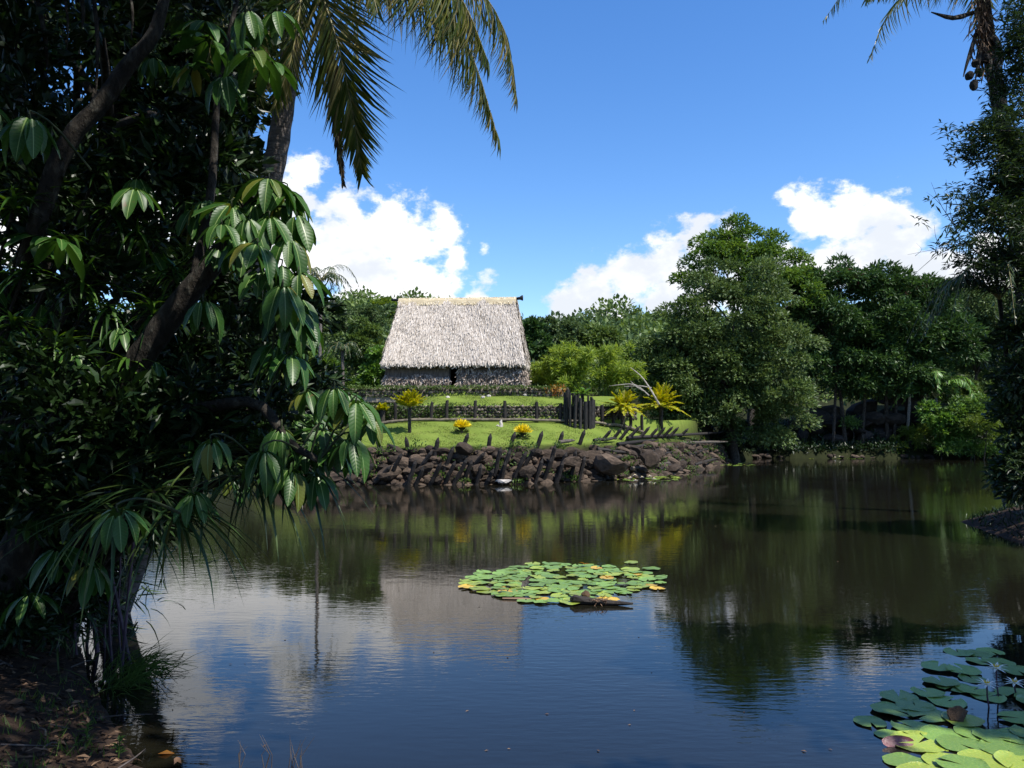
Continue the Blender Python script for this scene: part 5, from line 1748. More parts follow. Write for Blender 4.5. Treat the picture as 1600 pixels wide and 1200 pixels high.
def build_left_mass():
    # dense broadleaf trees that make the dark wall of leaves
    b = Vector((-8.2, 12.5, H1(-8.2, 12.5)))
    ms = [(150, 120, 260, 13), (300, 60, 130, 13), (285, 250, 95, 12.6), (200, 400, 170, 12.5), (40, 380, 200, 12), (318, 170, 50, 12.4), (60, 60, 200, 12), (295, 130, 80, 12.5), (180, 330, 70, 8.9), (80, 200, 70, 8.9), (280, 330, 50, 9.0), (270, 180, 60, 9.0), (150, 60, 60, 9.0), (320, 60, 60, 9.0), (100, 440, 70, 8.8), (60, 330, 60, 8.8), (20, 120, 60, 8.8), (325, 280, 36, 9.2)]
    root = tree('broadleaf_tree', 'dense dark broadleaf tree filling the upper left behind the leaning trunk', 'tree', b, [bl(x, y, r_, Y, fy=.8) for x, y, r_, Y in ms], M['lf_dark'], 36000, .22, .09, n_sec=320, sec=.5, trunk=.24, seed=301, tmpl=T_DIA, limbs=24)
    # the slanting bare stem and the hanging aerial roots
    mb = MB(); mb.tube(catmull([at(40, 420, 8.4), at(95, 240, 8.3), at(160, 160, 8.3), at(205, 95, 8.3), at(240, 55, 8.3), at(262, -20, 8.3)], 12), [.1, .1, .1, .095, .09, .09, .085, .08, .075, .07, .06, .05], 10, wob=.06)
    t = tag(mb.obj('leaning_stem', M['bark_dark'], None, True), 'bare grey stem leaning to the right in the upper left shade', 'tree stem')
    for (x0, x1, y0, y1, w) in ((52, 75, -20, 110, .03), (122, 128, -20, 45, .025), (145, 150, -20, 150, .022), (98, 104, -20, 80, .015), (20, 24, -20, 90, .018), (200, 205, -20, 60, .015)):
        mb = MB(); mb.tube(catmull([at(x0, y0, 8.6), at((x0 + x1) / 2 + 5, (y0 + y1) / 2, 8.5), at(x1, y1, 8.5)], 7), [w, w, w, w * .9, w * .8, w * .6, w * .25], 7, wob=.1)
        mb.obj('aerial_root', M['bark_dark'], root)
    b = Vector((-7.2, 10.8, H1(-7.2, 10.8)))
    ms = [(330, 500, 90, 11.5), (60, 620, 170, 11), (240, 660, 140, 11), (400, 620, 70, 11), (120, 800, 130, 10.5), (430, 500, 55, 11.2), (30, 860, 120, 9.5), (380, 720, 60, 10.6), (500, 690, 42, 10.8), (300, 740, 80, 10.8), (460, 620, 45, 11), (100, 690, 75, 7.9), (40, 800, 80, 7.7), (190, 690, 50, 7.9), (130, 800, 60, 7.8), (280, 640, 40, 8.0), (380, 560, 40, 8.4), (300, 730, 50, 8.2), (230, 750, 50, 8.0), (420, 660, 34, 8.2), (60, 600, 50, 8.0)]
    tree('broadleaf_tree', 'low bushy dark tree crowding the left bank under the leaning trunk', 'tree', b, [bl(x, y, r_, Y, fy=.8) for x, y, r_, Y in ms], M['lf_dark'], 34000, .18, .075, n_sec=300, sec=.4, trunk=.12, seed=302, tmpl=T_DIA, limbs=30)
    # top right corner of the foliage, against the sky
    b = Vector((-7.6, 14.5, H1(-7.6, 14.5)))
    ms = [(362, 180, 40, 14), (340, 90, 70, 14), (378, 235, 22, 14), (398, 22, 34, 14), (362, 260, 34, 14), (372, 110, 30, 14), (365, 330, 40, 14)]
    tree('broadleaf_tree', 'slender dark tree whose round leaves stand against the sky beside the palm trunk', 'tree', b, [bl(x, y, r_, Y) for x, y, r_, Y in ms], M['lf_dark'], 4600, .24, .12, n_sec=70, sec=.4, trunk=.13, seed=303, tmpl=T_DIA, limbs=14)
    # narrow-leaved dracaena rosettes
    base = Vector((-6.9, 9.4, H1(-6.9, 9.4)))
    root = thing('dracaena_shrub', 'tall dracaena with rosettes of narrow shiny leaves at the left edge', 'shrub', base)
    ros = [(25, 315, 8.2), (60, 300, 8.4), (110, 370, 8.3), (155, 265, 8.8), (230, 200, 9), (250, 240, 9), (180, 330, 8.6), (300, 300, 9), (40, 420, 8.2), (130, 440, 8.4), (215, 360, 8.6), (90, 530, 8.2), (200, 560, 8.2), (270, 420, 8.6), (20, 500, 8), (170, 480, 8.4), (60, 590, 8),
           (350, 240, 9.2), (320, 380, 8.8), (240, 480, 8.4)]
    P, D, N, Ls = [], [], [], []
    me = tmpl_mesh('leaf', T_BLADE2, M['lf_drac'])
    cnt = 0
    for k, (px, py, Y) in enumerate(ros):
        c = at(px, py, Y)
        mb = MB(); mb.tube(catmull([base + Vector((random.gauss(0, .2), random.gauss(0, .2), 0)), base.lerp(c, .5) + Vector((-.2, .15, .1)), c], 8), [.035, .03, .028, .026, .024, .022, .02, .018], 6)
        mb.obj('cane', M['bark_dark'], root)
        for j in range(26):
            a = j * 2.4; e = random.uniform(-.35, 1.15)
            d = Vector((math.cos(a) * math.cos(e), math.sin(a) * math.cos(e), math.sin(e)))
            p = c + Vector((0, 0, random.uniform(-.12, .03))); n_ = Vector((0, 0, 1)) - d * .5; l = random.uniform(.26, .44)
            if k < 11:
                link('leaf', me, root, leaf_matrix(p, d, n_, l, random.uniform(.032, .046)))
            else:
                P.append(p); D.append(d); N.append(n_); Ls.append(l)
    o = link('upper_leaves', scatter_mesh('upper_leaves', T_BLADE2, P, D, N, Ls, .038, M['lf_drac'], True), root); o['kind'] = 'stuff'
    # pandanus: long straps hanging over the water
    base = Vector((-5.7, 9.9, H1(-5.7, 9.9)))
    root = thing('screw_pine', 'screw pine with long narrow leaves drooping towards the water', 'screw pine', base)
    me = tmpl_mesh('leaf', T_STRAP, M['lf_pand'])
    for k, (px, py, Y, n) in enumerate(((330, 715, 7.8, 34), (395, 735, 7.7, 34), (240, 770, 7.4, 36), (455, 715, 7.9, 26), (180, 800, 7.2, 34), (420, 690, 8.2, 20), (275, 800, 7.3, 30))):
        c = at(px, py, Y)
        mb = MB(); mb.tube(catmull([base, base.lerp(c, .5) + Vector((0, 0, .5)), c], 9), [.06, .055, .05, .048, .045, .042, .04, .036, .03], 8, wob=.05)
        mb.obj('stem', M['bark_dark'], root)
        for j in range(n):
            a = j * 2.4; e = random.uniform(-.5, .7)
            d = Vector((math.cos(a) * math.cos(e), math.sin(a) * math.cos(e), math.sin(e)))
            link('leaf', me, root, leaf_matrix(c + d * .04, d, Vector((0, 0, 1)) - d * .4, random.uniform(.55, .95), random.uniform(.026, .042)))
    # purple canes rising from the bank
    base = Vector((-5.1, 9.6, H1(-5.1, 9.6)))
    root = thing('cane_clump', 'clump of slender purplish canes standing in the shallows at the left bank', 'canes', base)
    for (x0, y0, x1, y1, Y, w) in ((214, 1010, 168, 870, 9.3, .02), (188, 1060, 207, 860, 9.2, .018), (155, 1000, 143, 860, 10, .028), (164, 985, 160, 850, 10.2, .014), (178, 1020, 172, 905, 9.6, .015), (135, 1000, 150, 850, 10.3, .02), (120, 1010, 110, 830, 9.8, .02),
                                   (195, 1030, 188, 880, 9.4, .012), (90, 1000, 96, 840, 9.6, .018), (70, 1010, 60, 850, 9.6, .02), (172, 980, 185, 850, 10, .012)):
        mb = MB(); p0, p1 = at(x0, y0, Y), at(x1, y1, Y + .1)
        p0.z = min(p0.z, H1(p0.x, p0.y)) - .05
        mb.tube(catmull([p0, p0.lerp(p1, .5) + Vector((random.gauss(0, .02), 0, 0)), p1, p1 + (p1 - p0) * .35], 9), [w * k for k in (1, 1.08, 1, 1.06, .97, 1.02, .94, .8, .5)], 7)
        mb.obj('cane', M['cane'], root)
    n = 900
    P = np.stack([rng.normal(0, 1, n), rng.normal(0, 1, n), rng.uniform(0, 1, n)], 1) * [.45, .55, 1.9] + np.array([-5.55, 10.0, .2])
    o = link('cane_leaves', scatter_mesh('cane_leaves', T_BLADE2, P, rdir(n) * [1, 1, .5] + [0, 0, -.2], rdir(n) + [0, 0, .8], rng.uniform(.16, .4, n), .022, M['lf_pand']), root)
    o['kind'] = 'stuff'


build_left_mass()


def build_left_bank():
    # dark thicket between the canes and the frame's edge
    b = Vector((-7.0, 10.4, H1(-7, 10.4)))
    ms = [(60, 930, 95, 9.8), (20, 980, 60, 8.6), (110, 900, 50, 10.2), (-40, 900, 110, 9), (130, 960, 34, 10.4)]
    tree('thicket', 'dark thicket of small leaves on the left bank behind the canes', 'bush', b, [bl(x, y, r_, Y, fy=.7) for x, y, r_, Y in ms], M['lf_dark'], 9000, .15, .05, n_sec=120, sec=.3, trunk=.04, seed=304, tmpl=T_DIA, limbs=20)
    # overhanging grass tuft
    for (px, py, Y, n, lab, dx) in ((212, 1030, 9.3, 110, 'tuft of long grass leaning out over the water beside the canes', .6), (190, 1070, 8.7, 110, 'tuft of dry grass at the foot of the canes', .45)):
        b = at(px, py, Y); b.z = max(.02, H1(b.x, b.y))
        root = thing('grass_tuft', lab, 'grass', b, 'grass tufts on the left bank')
        P = np.array(b) + rng.normal(0, 1, (n, 3)) * [.14, .14, .02]
        o = link('blades', scatter_mesh('blades', T_BLADE2, P, rng.normal(0, .3, (n, 3)) + [dx, -.1, .75], rng.normal(0, .3, (n, 3)) + [-.3, 0, 1], rng.uniform(.2, .5, n), .008, M['lf_weed']), root)
        o['kind'] = 'stuff'
    # fallen leaves and short grass on the near bank
    P = bank_points(5200, -8, -2.4, 4, 11, dz=.012); n = len(P)
    o = link('leaf_litter', scatter_mesh('leaf_litter', T_DIA, P, rdir(n) * [1, 1, .1], rng.normal(0, .4, (n, 3)) + [0, 0, 1], rng.uniform(.04, .15, n), rng.uniform(.02, .06, n), M['lf_litter']))
    tag(o, 'dry fallen leaves scattered over the shaded soil of the left bank', 'leaf litter', kind='stuff')
    P = bank_points(2600, -6.5, 4, 4.0, 8.6, .02, .9, lambda x, y: np.sin(x * 5.1 + y * 2.2) + np.sin(y * 6.3 - x) > .2); n = len(P)
    o = link('bank_grass', scatter_mesh('bank_grass', T_GRASS, P, rng.normal(0, .4, (n, 3)) + [0, 0, 1], rdir(n), rng.uniform(.04, .14, n), .014, M['lf_weed']))
    tag(o, 'thin short grass growing in patches on the near bank', 'grass', kind='stuff')
    for k, (px, py, lab) in enumerate(((135, 1165, 'small leafy seedling on the sunlit soil at the lower left'), (185, 1185, 'low weed at the near left waterline'))):
        b = hit(px, py, 3.5)
        root = thing('seedling', lab, 'plant', b)
        mb = MB(); mb.tube([b, b + Vector((.01, 0, .16))], .006, 5); mb.obj('stem', M['lf_weed'], root)
        for j in range(16):
            d = Vector((random.gauss(0, 1), random.gauss(0, 1), .5)).normalized()
            link('leaf', blade_mesh('seed', T_DIA, M['lf_bush']), root, leaf_matrix(b + Vector((0, 0, .03 + .009 * j)), d, (0, 0, 1), random.uniform(.05, .08), .03))
    # rushes at the bottom edge
    for (px, py, k) in ((375, 1198, 0), (415, 1199, 1), (455, 1200, 2), (470, 1202, 3)):
        b = gnd(px, py + 6, .0)
        mb = MB()
        for j in range(4):
            mb.tube([b + Vector((random.gauss(0, .02), 0, -.05)), b + Vector((random.gauss(0, .03), 0, .13)), b + Vector((random.gauss(0, .05), 0, random.uniform(.18, .3)))], [.004, .003, .001], 4)
        tag(mb.obj('rush', M['twig']), ['thin rush at the bottom edge, leftmost of four', 'thin rush at the bottom edge, second from the left', 'thin rush at the bottom edge, third from the left', 'thin rush at the bottom edge, rightmost of four'][k], 'rush', 'thin rushes along the bottom edge')
    mb = MB()
    for _ in range(60):
        q = bank_points(1, -7, -2.8, 4.6, 10)[0]
        a = random.uniform(0, 3.14); l = random.uniform(.12, .6)
        e = Vector(q) + Vector((math.cos(a) * l, math.sin(a) * l, 0)); e.z = max(.02, H1(e.x, e.y)) + random.uniform(0, .04)
        mb.tube(catmull([Vector(q) + Vector((0, 0, .015)), Vector(q).lerp(e, .5) + Vector((random.gauss(0, .03), random.gauss(0, .03), .03)), e], 5), [.009, .008, .006, .005, .002], 5)
    tag(mb.obj('fallen_twigs', M['twig']), 'dead twigs strewn over the leaf litter of the left bank', 'twigs', kind='stuff')
    # floating things at the left
    c = gnd(276, 1183, .01)
    me = tmpl_mesh('floating_leaf', T_BIG_LO, M['lf_dry'])
    tag(link('floating_leaf', me, None, leaf_matrix(c, (.45, -.9, .02), (0, 0, 1), .22, .06)), 'curled brown leaf floating near the left bank', 'leaf')
    c = gnd(246, 1178, .012)
    tag(link('floating_leaf', tmpl_mesh('orange_leaf', T_DIA, M['lf_orange']), None, leaf_matrix(c, (.9, .3, .02), (0, 0, 1), .14, .09)), 'small orange leaf floating against the left bank', 'leaf')


build_left_bank()


# ------------------------------------------------------------------ near right: laurel-like tree, bare twigs, shadowed bank
def build_right_tree():
    base = Vector((15.4, 20.5, H1(15.4, 20.5)))
    root = thing('laurel_tree', 'tall dark tree with sprays of narrow leaves down the right edge', 'tree', base)
    r = np.random.default_rng(800)
    main = catmull([base - Vector((0, 0, .3)), at(1650, 600, 20.5), at(1640, 350, 20.5), at(1625, 120, 20.5), at(1620, -60, 20.5)], 16)
    mb = MB(); mb.tube(main, [.26 - .2 * k / 15 for k in range(16)], 10, wob=.05); mb.obj('trunk', M['bark_dark'], root, True)
    ends = [(1500, 208), (1520, 198), (1512, 240), (1545, 235), (1505, 215), (1535, 290), (1550, 270), (1522, 300), (1545, 330), (1520, 335), (1475, 330), (1490, 340), (1510, 355), (1495, 378), (1520, 390), (1545, 380), (1490, 402), (1530, 415), (1560, 400),
            (1560, 130), (1580, 100), (1570, 160), (1590, 60), (1600, 30), (1575, 40), (1560, 180), (1585, 200), (1575, 240), (1590, 280), (1570, 320), (1590, 350), (1580, 400), (1595, 440), (1600, 150), (1610, 250), (1615, 90), (1590, 10), (1565, 210), (1580, 300),
            (1600, 480), (1600, 560), (1605, 640), (1608, 700), (1610, 420), (1600, 520), (1604, 740), (1560, 350), (1548, 300), (1620, 340), (1640, 200), (1650, 420), (1660, 600), (1640, 500)]
    P, D, N, Ls = [], [], [], []
    for (px, py) in ends:
        Y = r.uniform(18.6, 21.4)
        e = at(px, py, Y)
        s = min(main, key=lambda q: (q - e).length + .5 * max(0, q.z - e.z + .3))
        e = e + Vector((0, 0, r.normal(0, .3)))
        m_ = s.lerp(e, .55) + Vector((0, 0, .35 + r.normal(0, .25)))
        br = catmull([s, m_, e], 12)
        mb = MB(); mb.tube(br, [.05 - .042 * k / 11 for k in range(12)], 6); mb.obj('branch', M['bark_dark'], root)
        for k in range(4, 12):
            for q in range(3):
                c = br[k] + Vector((r.normal(0, .2), r.normal(0, .25), r.normal(-.06, .2)))
                m = 15
                a = r.uniform(0, 6.28, m)
                d = np.stack([np.cos(a), np.sin(a), r.normal(-.05, .5, m)], 1)
                P.append(np.array(c)[None] + d * .03 + r.normal(0, .05, (m, 3))); D.append(d + np.array((e - s).normalized()) * .4); N.append(np.array([0, 0, 1]) + r.normal(0, .35, (m, 3))); Ls.append(r.uniform(.14, .27, m))
    o = link('crown', scatter_mesh('crown', T_DIA, np.concatenate(P), np.concatenate(D), np.concatenate(N), np.concatenate(Ls), .05, M['lf_laurel']), root)
    o['kind'] = 'stuff'
    # leafless twigs against the clouds
    b0 = at(1580, 470, 20)
    root = thing('bare_branch', 'leafless grey branch reaching left in front of the right-hand clouds', 'branch', b0)
    for pts, w in (([(1580, 470), (1545, 380), (1475, 392), (1425, 432)], .02), ([(1545, 385), (1510, 382), (1470, 388), (1418, 398)], .014), ([(1500, 384), (1495, 360), (1470, 320), (1455, 285)], .014), ([(1478, 332), (1480, 305), (1478, 280)], .009), ([(1470, 390), (1462, 370), (1460, 352)], .009), ([(1470, 320), (1458, 308), (1447, 300)], .007), ([(1488, 350), (1484, 320), (1492, 296)], .007), ([(1430, 400), (1440, 390), (1432, 380)], .006)):
        mb = MB(); q = catmull([at(x, y, 20 + random.uniform(-.15, .15)) for x, y in pts], 9)
        mb.tube(q, [w * (1 - .8 * k / 8) for k in range(9)], 6); mb.obj('twig', M['twig'], root)
    # the shadowed undergrowth of the right-hand bank
    b = Vector((14.6, 19.6, H1(14.6, 19.6)))
    ms = [(1612, 560, 46, 20), (1606, 660, 40, 20), (1608, 740, 40, 19.6), (1640, 620, 70, 21), (1650, 760, 60, 19), (1598, 700, 22, 19.8), (1600, 610, 26, 19.8), (1596, 520, 18, 20), (1590, 660, 20, 19.8), (1588, 730, 20, 19.6), (1596, 580, 18, 19.8), (1590, 770, 16, 19.4)]
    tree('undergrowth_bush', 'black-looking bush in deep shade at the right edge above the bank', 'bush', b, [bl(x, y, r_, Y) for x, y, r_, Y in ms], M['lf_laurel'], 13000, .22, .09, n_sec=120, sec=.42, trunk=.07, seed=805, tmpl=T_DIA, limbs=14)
    P = bank_points(2600, 12.2, 18, 16, 26, .04); n = len(P)
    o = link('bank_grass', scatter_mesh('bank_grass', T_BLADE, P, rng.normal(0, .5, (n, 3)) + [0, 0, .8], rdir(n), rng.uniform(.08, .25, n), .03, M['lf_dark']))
    tag(o, 'dark grass on the shaded bank at the right edge', 'grass', kind='stuff')


build_right_tree()


# ------------------------------------------------------------------ the tree whose shade falls on the near bank (it stands behind the photographer)
def build_shade_canopy():
    b = Vector((3.2, -4.5, 1.0))
    blobs = [((-9.5, 2.5, 6.5), (3.2, 4.2, 4.2)), ((-6.5, -4.5, 6.5), (4, 3, 4.5)), ((0.5, -8, 7), (5, 3, 4)), ((-1.5, -1.5, 10.6), (4.6, 3.4, 1.5)), ((-5.5, 1.8, 11.0), (3.4, 3.0, 1.3)), ((3.0, -2.5, 11.2), (4.0, 3.4, 1.5)), ((-3.6, 4.6, 12.2), (3.2, 3.0, 1.2)), ((-2.1, 4.8, 12.3), (2.2, 3.0, 1.0)), ((-1.6, 2.2, 12.0), (2.6, 2.2, 1.0)), ((8.8, -1.2, 11.0), (3.6, 3.0, 1.4)), ((1.4, 2.0, 12.2), (2.2, 1.2, .9)), ((-9, -2, 10.5), (3.5, 3.5, 1.4)), ((-9.5, 6, 12.4), (4, 3.5, 1.2)), ((-5.5, 8.5, 13), (3.4, 3, 1.1)), ((-11, 11, 13.4), (4, 3, 1.1))]
    tree('spreading_tree', 'spreading tree behind the viewer that shades the near bank', 'tree', b, blobs, M['lf_dark'], 34000, .42, .2, n_sec=240, sec=1.0, trunk=.4, seed=900, limbs=26)

    b = Vector((13.5, 3.0, H1(13.5, 3.0)))
    blobs = [((9.4, 4.9, 11.2), (1.7, 1.1, .5)), ((11.2, 4.8, 11.2), (1.9, 1.2, .5)), ((12.8, 5.2, 11.2), (2.0, 1.6, .6)), ((10.4, 6.2, 11.3), (1.8, 1.0, .5))]
    tree('spreading_tree', 'spreading tree beside the viewer that shades the near lily pads', 'tree', b, blobs, M['lf_dark'], 7000, .42, .2, n_sec=80, sec=.6, trunk=.25, seed=901, limbs=14)


build_shade_canopy()


# ------------------------------------------------------------------ water lilies
def pad_mesh(k, mat, rim=0.012):
    r = np.random.default_rng(40 + k)
    n = 22
    notch = .16
    V = [(0, 0, 0)]
    ring = []
    for ringr, zz in ((.5, 0.012), (.9, 0.0), (1.0, rim * 1.6)):
        ids = []
        for i in range(n + 1):
            a = notch + (2 * math.pi - 2 * notch) * i / n
            w = ringr * (1 + .03 * math.sin(3 * a + k) + .012 * r.normal())
            ids.append(len(V)); V.append((w * math.cos(a), w * math.sin(a), zz * (1 + .7 * math.sin(2 * a + k)) + (.03 * math.sin(a * 5 + k) + .02 * math.sin(a * 2 + 2 * k) if ringr > .95 else 0)))
        ring.append(ids)
    Fs = [(0, ring[0][i], ring[0][i + 1]) for i in range(n)]
    for a, b in zip(ring, ring[1:]):
        Fs += [(a[i], b[i], b[i + 1], a[i + 1]) for i in range(n)]
    me = bpy.data.meshes.new('lily_pad')
    me.from_pydata(V, [], Fs)
    me.materials.append(mat)
    me.polygons.foreach_set('use_smooth', [True] * len(Fs))
    return me


def build_lilies():
    kinds = {m: [pad_mesh(k, M[m], .02 if m != 'pad_green' else .012) for k in range(3)] for m in ('pad_green', 'pad_lime', 'pad_yellow', 'pad_red')}

    def pad(root, x, y, rad, m, tilt=.02, z=None):
        z = random.uniform(.006, .03) if z is None else z
        Mx = Matrix.Translation((x, y, z)) @ Matrix.Rotation(random.gauss(0, tilt), 4, 'X') @ Matrix.Rotation(random.gauss(0, tilt), 4, 'Y') @ Matrix.Rotation(random.uniform(0, 6.28), 4, 'Z') @ Matrix.Diagonal((rad, rad, rad if rad > .1 else .1, 1))
        return link('lily_pad', random.choice(kinds[m]), root, Mx)

    def flower(root, x, y, h, s, n=14):
        b = Vector((x, y, h))
        mb = MB(); mb.tube([(x + .02, y, -.05), (x, y, h * .5), (x, y, h)], .008 if s > .06 else .006, 6)
        fl = mb.obj('flower', M['cane'], root)
        me = blade_mesh('petal', T_BLADE, M['white_petal'])
        for k in range(n):
            a = 2 * math.pi * k / n; e = .25 if k % 2 else .7
            d = Vector((math.cos(a) * math.cos(e), math.sin(a) * math.cos(e), math.sin(e)))
            link('petal', me, fl, leaf_matrix(b, d, Vector((0, 0, 1)) - d * .3, s, s * .24))
        mb = MB()
        for k in range(8):
            a = k * .785
            mb.tube([b, b + Vector((math.cos(a) * .25 * s, math.sin(a) * .25 * s, .35 * s))], [.06 * s, .03 * s], 5)
        mb.obj('stamens', M['yellow_centre'], fl)
    # the floating raft in the middle of the pond
    c = gnd(880, 912)
    root = thing('water_lily', 'floating raft of green and yellowing lily pads in mid pond', 'water lily', (c.x, c.y, 0))
    pts = []
    tries = 0
    while len(pts) < 150 and tries < 20000:
        tries += 1
        a = random.uniform(0, 6.28); q = random.random() ** .5
        px, py = 883 + 160 * q * math.cos(a), 912 + 31 * q * math.sin(a)
        if px < 770 and py > 925: continue
        if px > 960 and 925 < py and random.random() < .6: continue
        if math.sin(px * .045 + py * .21) + math.sin(px * .083 - py * .13 + 1) > 1.15: continue
        if q > .8 and random.random() < .45: continue
        p = gnd(px, py)
        rad = random.uniform(.10, .19)
        if all((p.x - x) ** 2 + (p.y - y) ** 2 > (.62 * (rad + r0)) ** 2 for x, y, r0 in pts):
            pts.append((p.x, p.y, rad))
            e = q
            m = random.choices(('pad_green', 'pad_lime', 'pad_yellow'), (6, 2 + 2 * e, .8 * e))[0]
            pad(root, p.x, p.y, rad, m, .035)
    for (px, py, rad, m) in ((738, 913, .17, 'pad_lime'), (762, 925, .19, 'pad_lime'), (783, 930, .17, 'pad_green'), (806, 904, .15, 'pad_yellow'), (786, 916, .14, 'pad_yellow'), (893, 943, .19, 'pad_lime'), (890, 937, .17, 'pad_green'), (950, 938, .2, 'pad_yellow'), (848, 938, .12, 'pad_yellow'), (832, 882, .16, 'pad_lime'), (986, 880, .14, 'pad_lime'),
                             (948, 905, .13, 'pad_yellow'), (990, 899, .17, 'pad_yellow'), (862, 882, .2, 'pad_green'), (1017, 890, .18, 'pad_green')):
        p = gnd(px, py); pad(root, p.x, p.y, rad, m, .05)
    # pieces lying in the raft
    p = gnd(926, 941, .04)
    mb = MB(); mb.tube(catmull([p + Vector((-.34, .1, .03)), p + Vector((-.15, .03, .02)), p + Vector((.2, -.02, 0)), p + Vector((.62, -.1, .0))], 9), [.03, .07, .075, .06, .05, .045, .04, .032, .012], 8, wob=.15)
    log = mb.obj('floating_log', M['stake']); tag(log, 'dark waterlogged branch floating at the near edge of the lily raft', 'log')
    P = np.array(p) + rng.normal(0, 1, (60, 3)) * [.05, .03, .02] + [.1, -.02, .03]
    o = link('fibre_tuft', scatter_mesh('fibre_tuft', T_BLADE, P, rdir(60) * [1, 1, .4], rdir(60), .12, .012, M['lf_dry']), log); o['kind'] = 'stuff'
    p = gnd(915, 928, .06)
    tag(link('coconut', rock_mesh('coconut', 71, M['coconut'], 2), None, Matrix.Translation(p) @ Matrix.Diagonal((.09, .08, .07, 1))), 'brown coconut husk floating in the lily raft', 'coconut')
    for k, (px, py, lab) in enumerate(((913, 882, 'orange curled dead leaf standing at the far side of the lily raft'), (948, 903, 'orange curled dead leaf lying on the right part of the raft'), (783, 923, 'brown dead leaf lying among pads at the left of the raft'))):
        p = gnd(px, py, .05)
        mb_ = scatter_mesh('curled_leaf', T_BIG_LO, [p, p + Vector((.02, .02, 0)), p], [(.8, -.3, .5), (-.7, .2, .5), (.1, -.8, .6)], [(0, .3, 1)] * 3, .13, .07, M['lf_orange' if k < 2 else 'lf_dry'])
        tag(link('curled_leaf', mb_), lab, 'leaf')
    p0, p1 = gnd(785, 935, .015), gnd(835, 936, .015)
    mb = MB(); mb.tube([p0, p0.lerp(p1, .5), p1], [.012, .02, .01], 6)
    tag(mb.obj('floating_twig', M['lf_dry']), 'thin pinkish twig floating in front of the lily raft', 'twig')
    P = np.array([tuple(gnd(random.uniform(260, 1500), 770 + 420 * random.random() ** 1.3, .006)) for _ in range(70)]); n = len(P)
    o = link('floating_debris', scatter_mesh('floating_debris', T_DIA, P, rdir(n) * [1, 1, .05], rng.normal(0, .06, (n, 3)) + [0, 0, 1], rng.uniform(.02, .055, n), rng.uniform(.01, .028, n), M['lf_litter']))
    tag(o, 'tiny fallen leaves and specks floating all over the pond', 'floating debris', kind='stuff')
    # near colony, lower right corner
    c = gnd(1500, 1110)
    root = thing('water_lily', 'near colony of large lily pads with white star flowers, lower right', 'water lily', (c.x, c.y, 0))
    placed = []
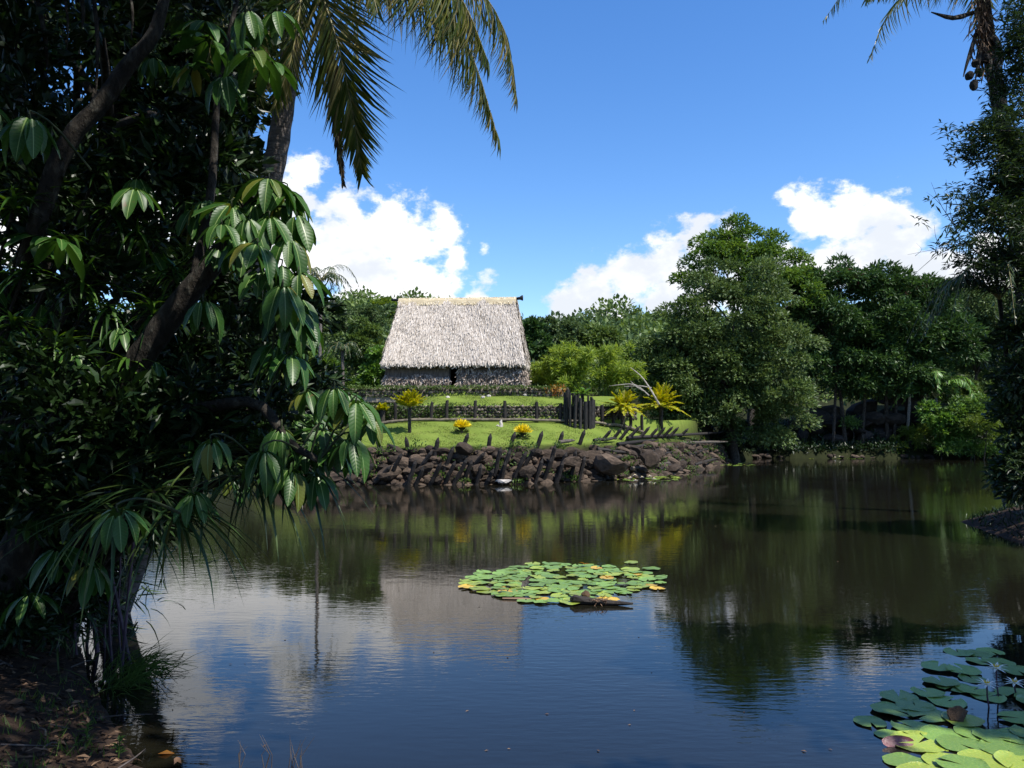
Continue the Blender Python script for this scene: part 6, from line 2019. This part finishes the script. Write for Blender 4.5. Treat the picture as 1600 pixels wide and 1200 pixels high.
    man = [(1435, 1162, .26, 'pad_lime'), (1478, 1180, .0, ''), (1415, 1192, .19, 'pad_green'), (1478, 1192, .2, 'pad_lime'), (1430, 1140, .22, 'pad_green'), (1475, 1150, .22, 'pad_green'), (1360, 1130, .16, 'pad_green'), (1500, 1165, .21, 'pad_green'),
           (1525, 1148, .2, 'pad_green'), (1540, 1190, .22, 'pad_lime'), (1575, 1175, .24, 'pad_green'), (1600, 1195, .24, 'pad_lime'), (1395, 1112, .22, 'pad_green'), (1405, 1092, .2, 'pad_green'), (1430, 1106, .2, 'pad_green'), (1450, 1085, .18, 'pad_green'), (1470, 1068, .2, 'pad_green'), (1466, 1045, .2, 'pad_green'),
           (1505, 1050, .2, 'pad_green'), (1498, 1020, .19, 'pad_green'), (1530, 1022, .17, 'pad_green'), (1548, 1019, .17, 'pad_green'), (1533, 1034, .18, 'pad_green'), (1560, 1036, .2, 'pad_green'), (1490, 1075, .2, 'pad_green'), (1480, 1098, .2, 'pad_green'), (1520, 1080, .18, 'pad_green'), (1590, 1050, .2, 'pad_green'), (1585, 1085, .2, 'pad_green'), (1595, 1125, .22, 'pad_green'),
           (1590, 1155, .22, 'pad_green'), (1450, 1120, .2, 'pad_green'), (1505, 1128, .2, 'pad_lime'), (1555, 1155, .2, 'pad_green'), (1620, 1100, .2, 'pad_green'), (1620, 1150, .24, 'pad_green'), (1505, 1200, .22, 'pad_green'), (1445, 1215, .22, 'pad_lime'), (1560, 1215, .22, 'pad_green'), (1390, 1150, .14, 'pad_green'), (1520, 1062, .16, 'pad_green'), (1545, 1090, .18, 'pad_green')]
    for k, (px, py, rad, m) in enumerate(man):
        if rad:
            p = gnd(px, py); pad(root, p.x, p.y, rad * .92, m, .02, .006 + .0012 * (k % 19))
    p = gnd(1403, 1160, .03)
    o = link('lily_pad', kinds['pad_red'][0], root, Matrix.Translation(p) @ Matrix.Rotation(1.0, 4, 'X') @ Matrix.Diagonal((.14, .06, .1, 1)))
    o['label'] = 'upturned dark red edge of a lily pad'
    for (px, py, py2, s) in ((1558, 1045, 1090, .12), (1543, 1070, 1105, .11), (1586, 1068, 1085, .11)):
        f = gnd(px, py2)
        flower(root, f.x, f.y, at(px, py, f.y).z, s)
    p = gnd(1497, 1118, .05)
    mb = MB()
    tag(link('coconut', rock_mesh('coconut', 73, M['coconut'], 3), None, Matrix.Translation(p) @ Matrix.Rotation(.4, 4, 'Z') @ Matrix.Diagonal((.115, .09, .085, 1))), 'dark brown coconut husk floating among the near lily pads', 'coconut')
    # small colonies along the banks
    for (px0, px1, py0, py1, n, lab, fl) in ((950, 1062, 744, 752, 60, 'lily pads with small white flowers close against the stone bank', [(977, 746), (992, 747), (993, 752), (1003, 748), (1015, 746), (1022, 749), (985, 750)]),
                                             (1262, 1362, 714, 717.5, 44, 'lily pads with white flowers along the far bank below the rocks', [(1322, 713), (1337, 714), (1305, 715), (1312, 715)]),
                                             (1118, 1178, 723, 728, 26, 'thin patch of lily pads at the right tip of the stone bank', [])):
        c = gnd((px0 + px1) / 2, (py0 + py1) / 2)
        root = thing('water_lily', lab, 'water lily', (c.x, c.y, 0))
        for _ in range(n):
            p = gnd(random.uniform(px0, px1), random.uniform(py0, py1)); pad(root, p.x, p.y, random.uniform(.14, .24), random.choice(('pad_green', 'pad_lime')), .03)
        for (x, y) in fl:
            p = gnd(x, y + 2); flower(root, p.x, p.y, random.uniform(.1, .22), .15, 8)


build_lilies()
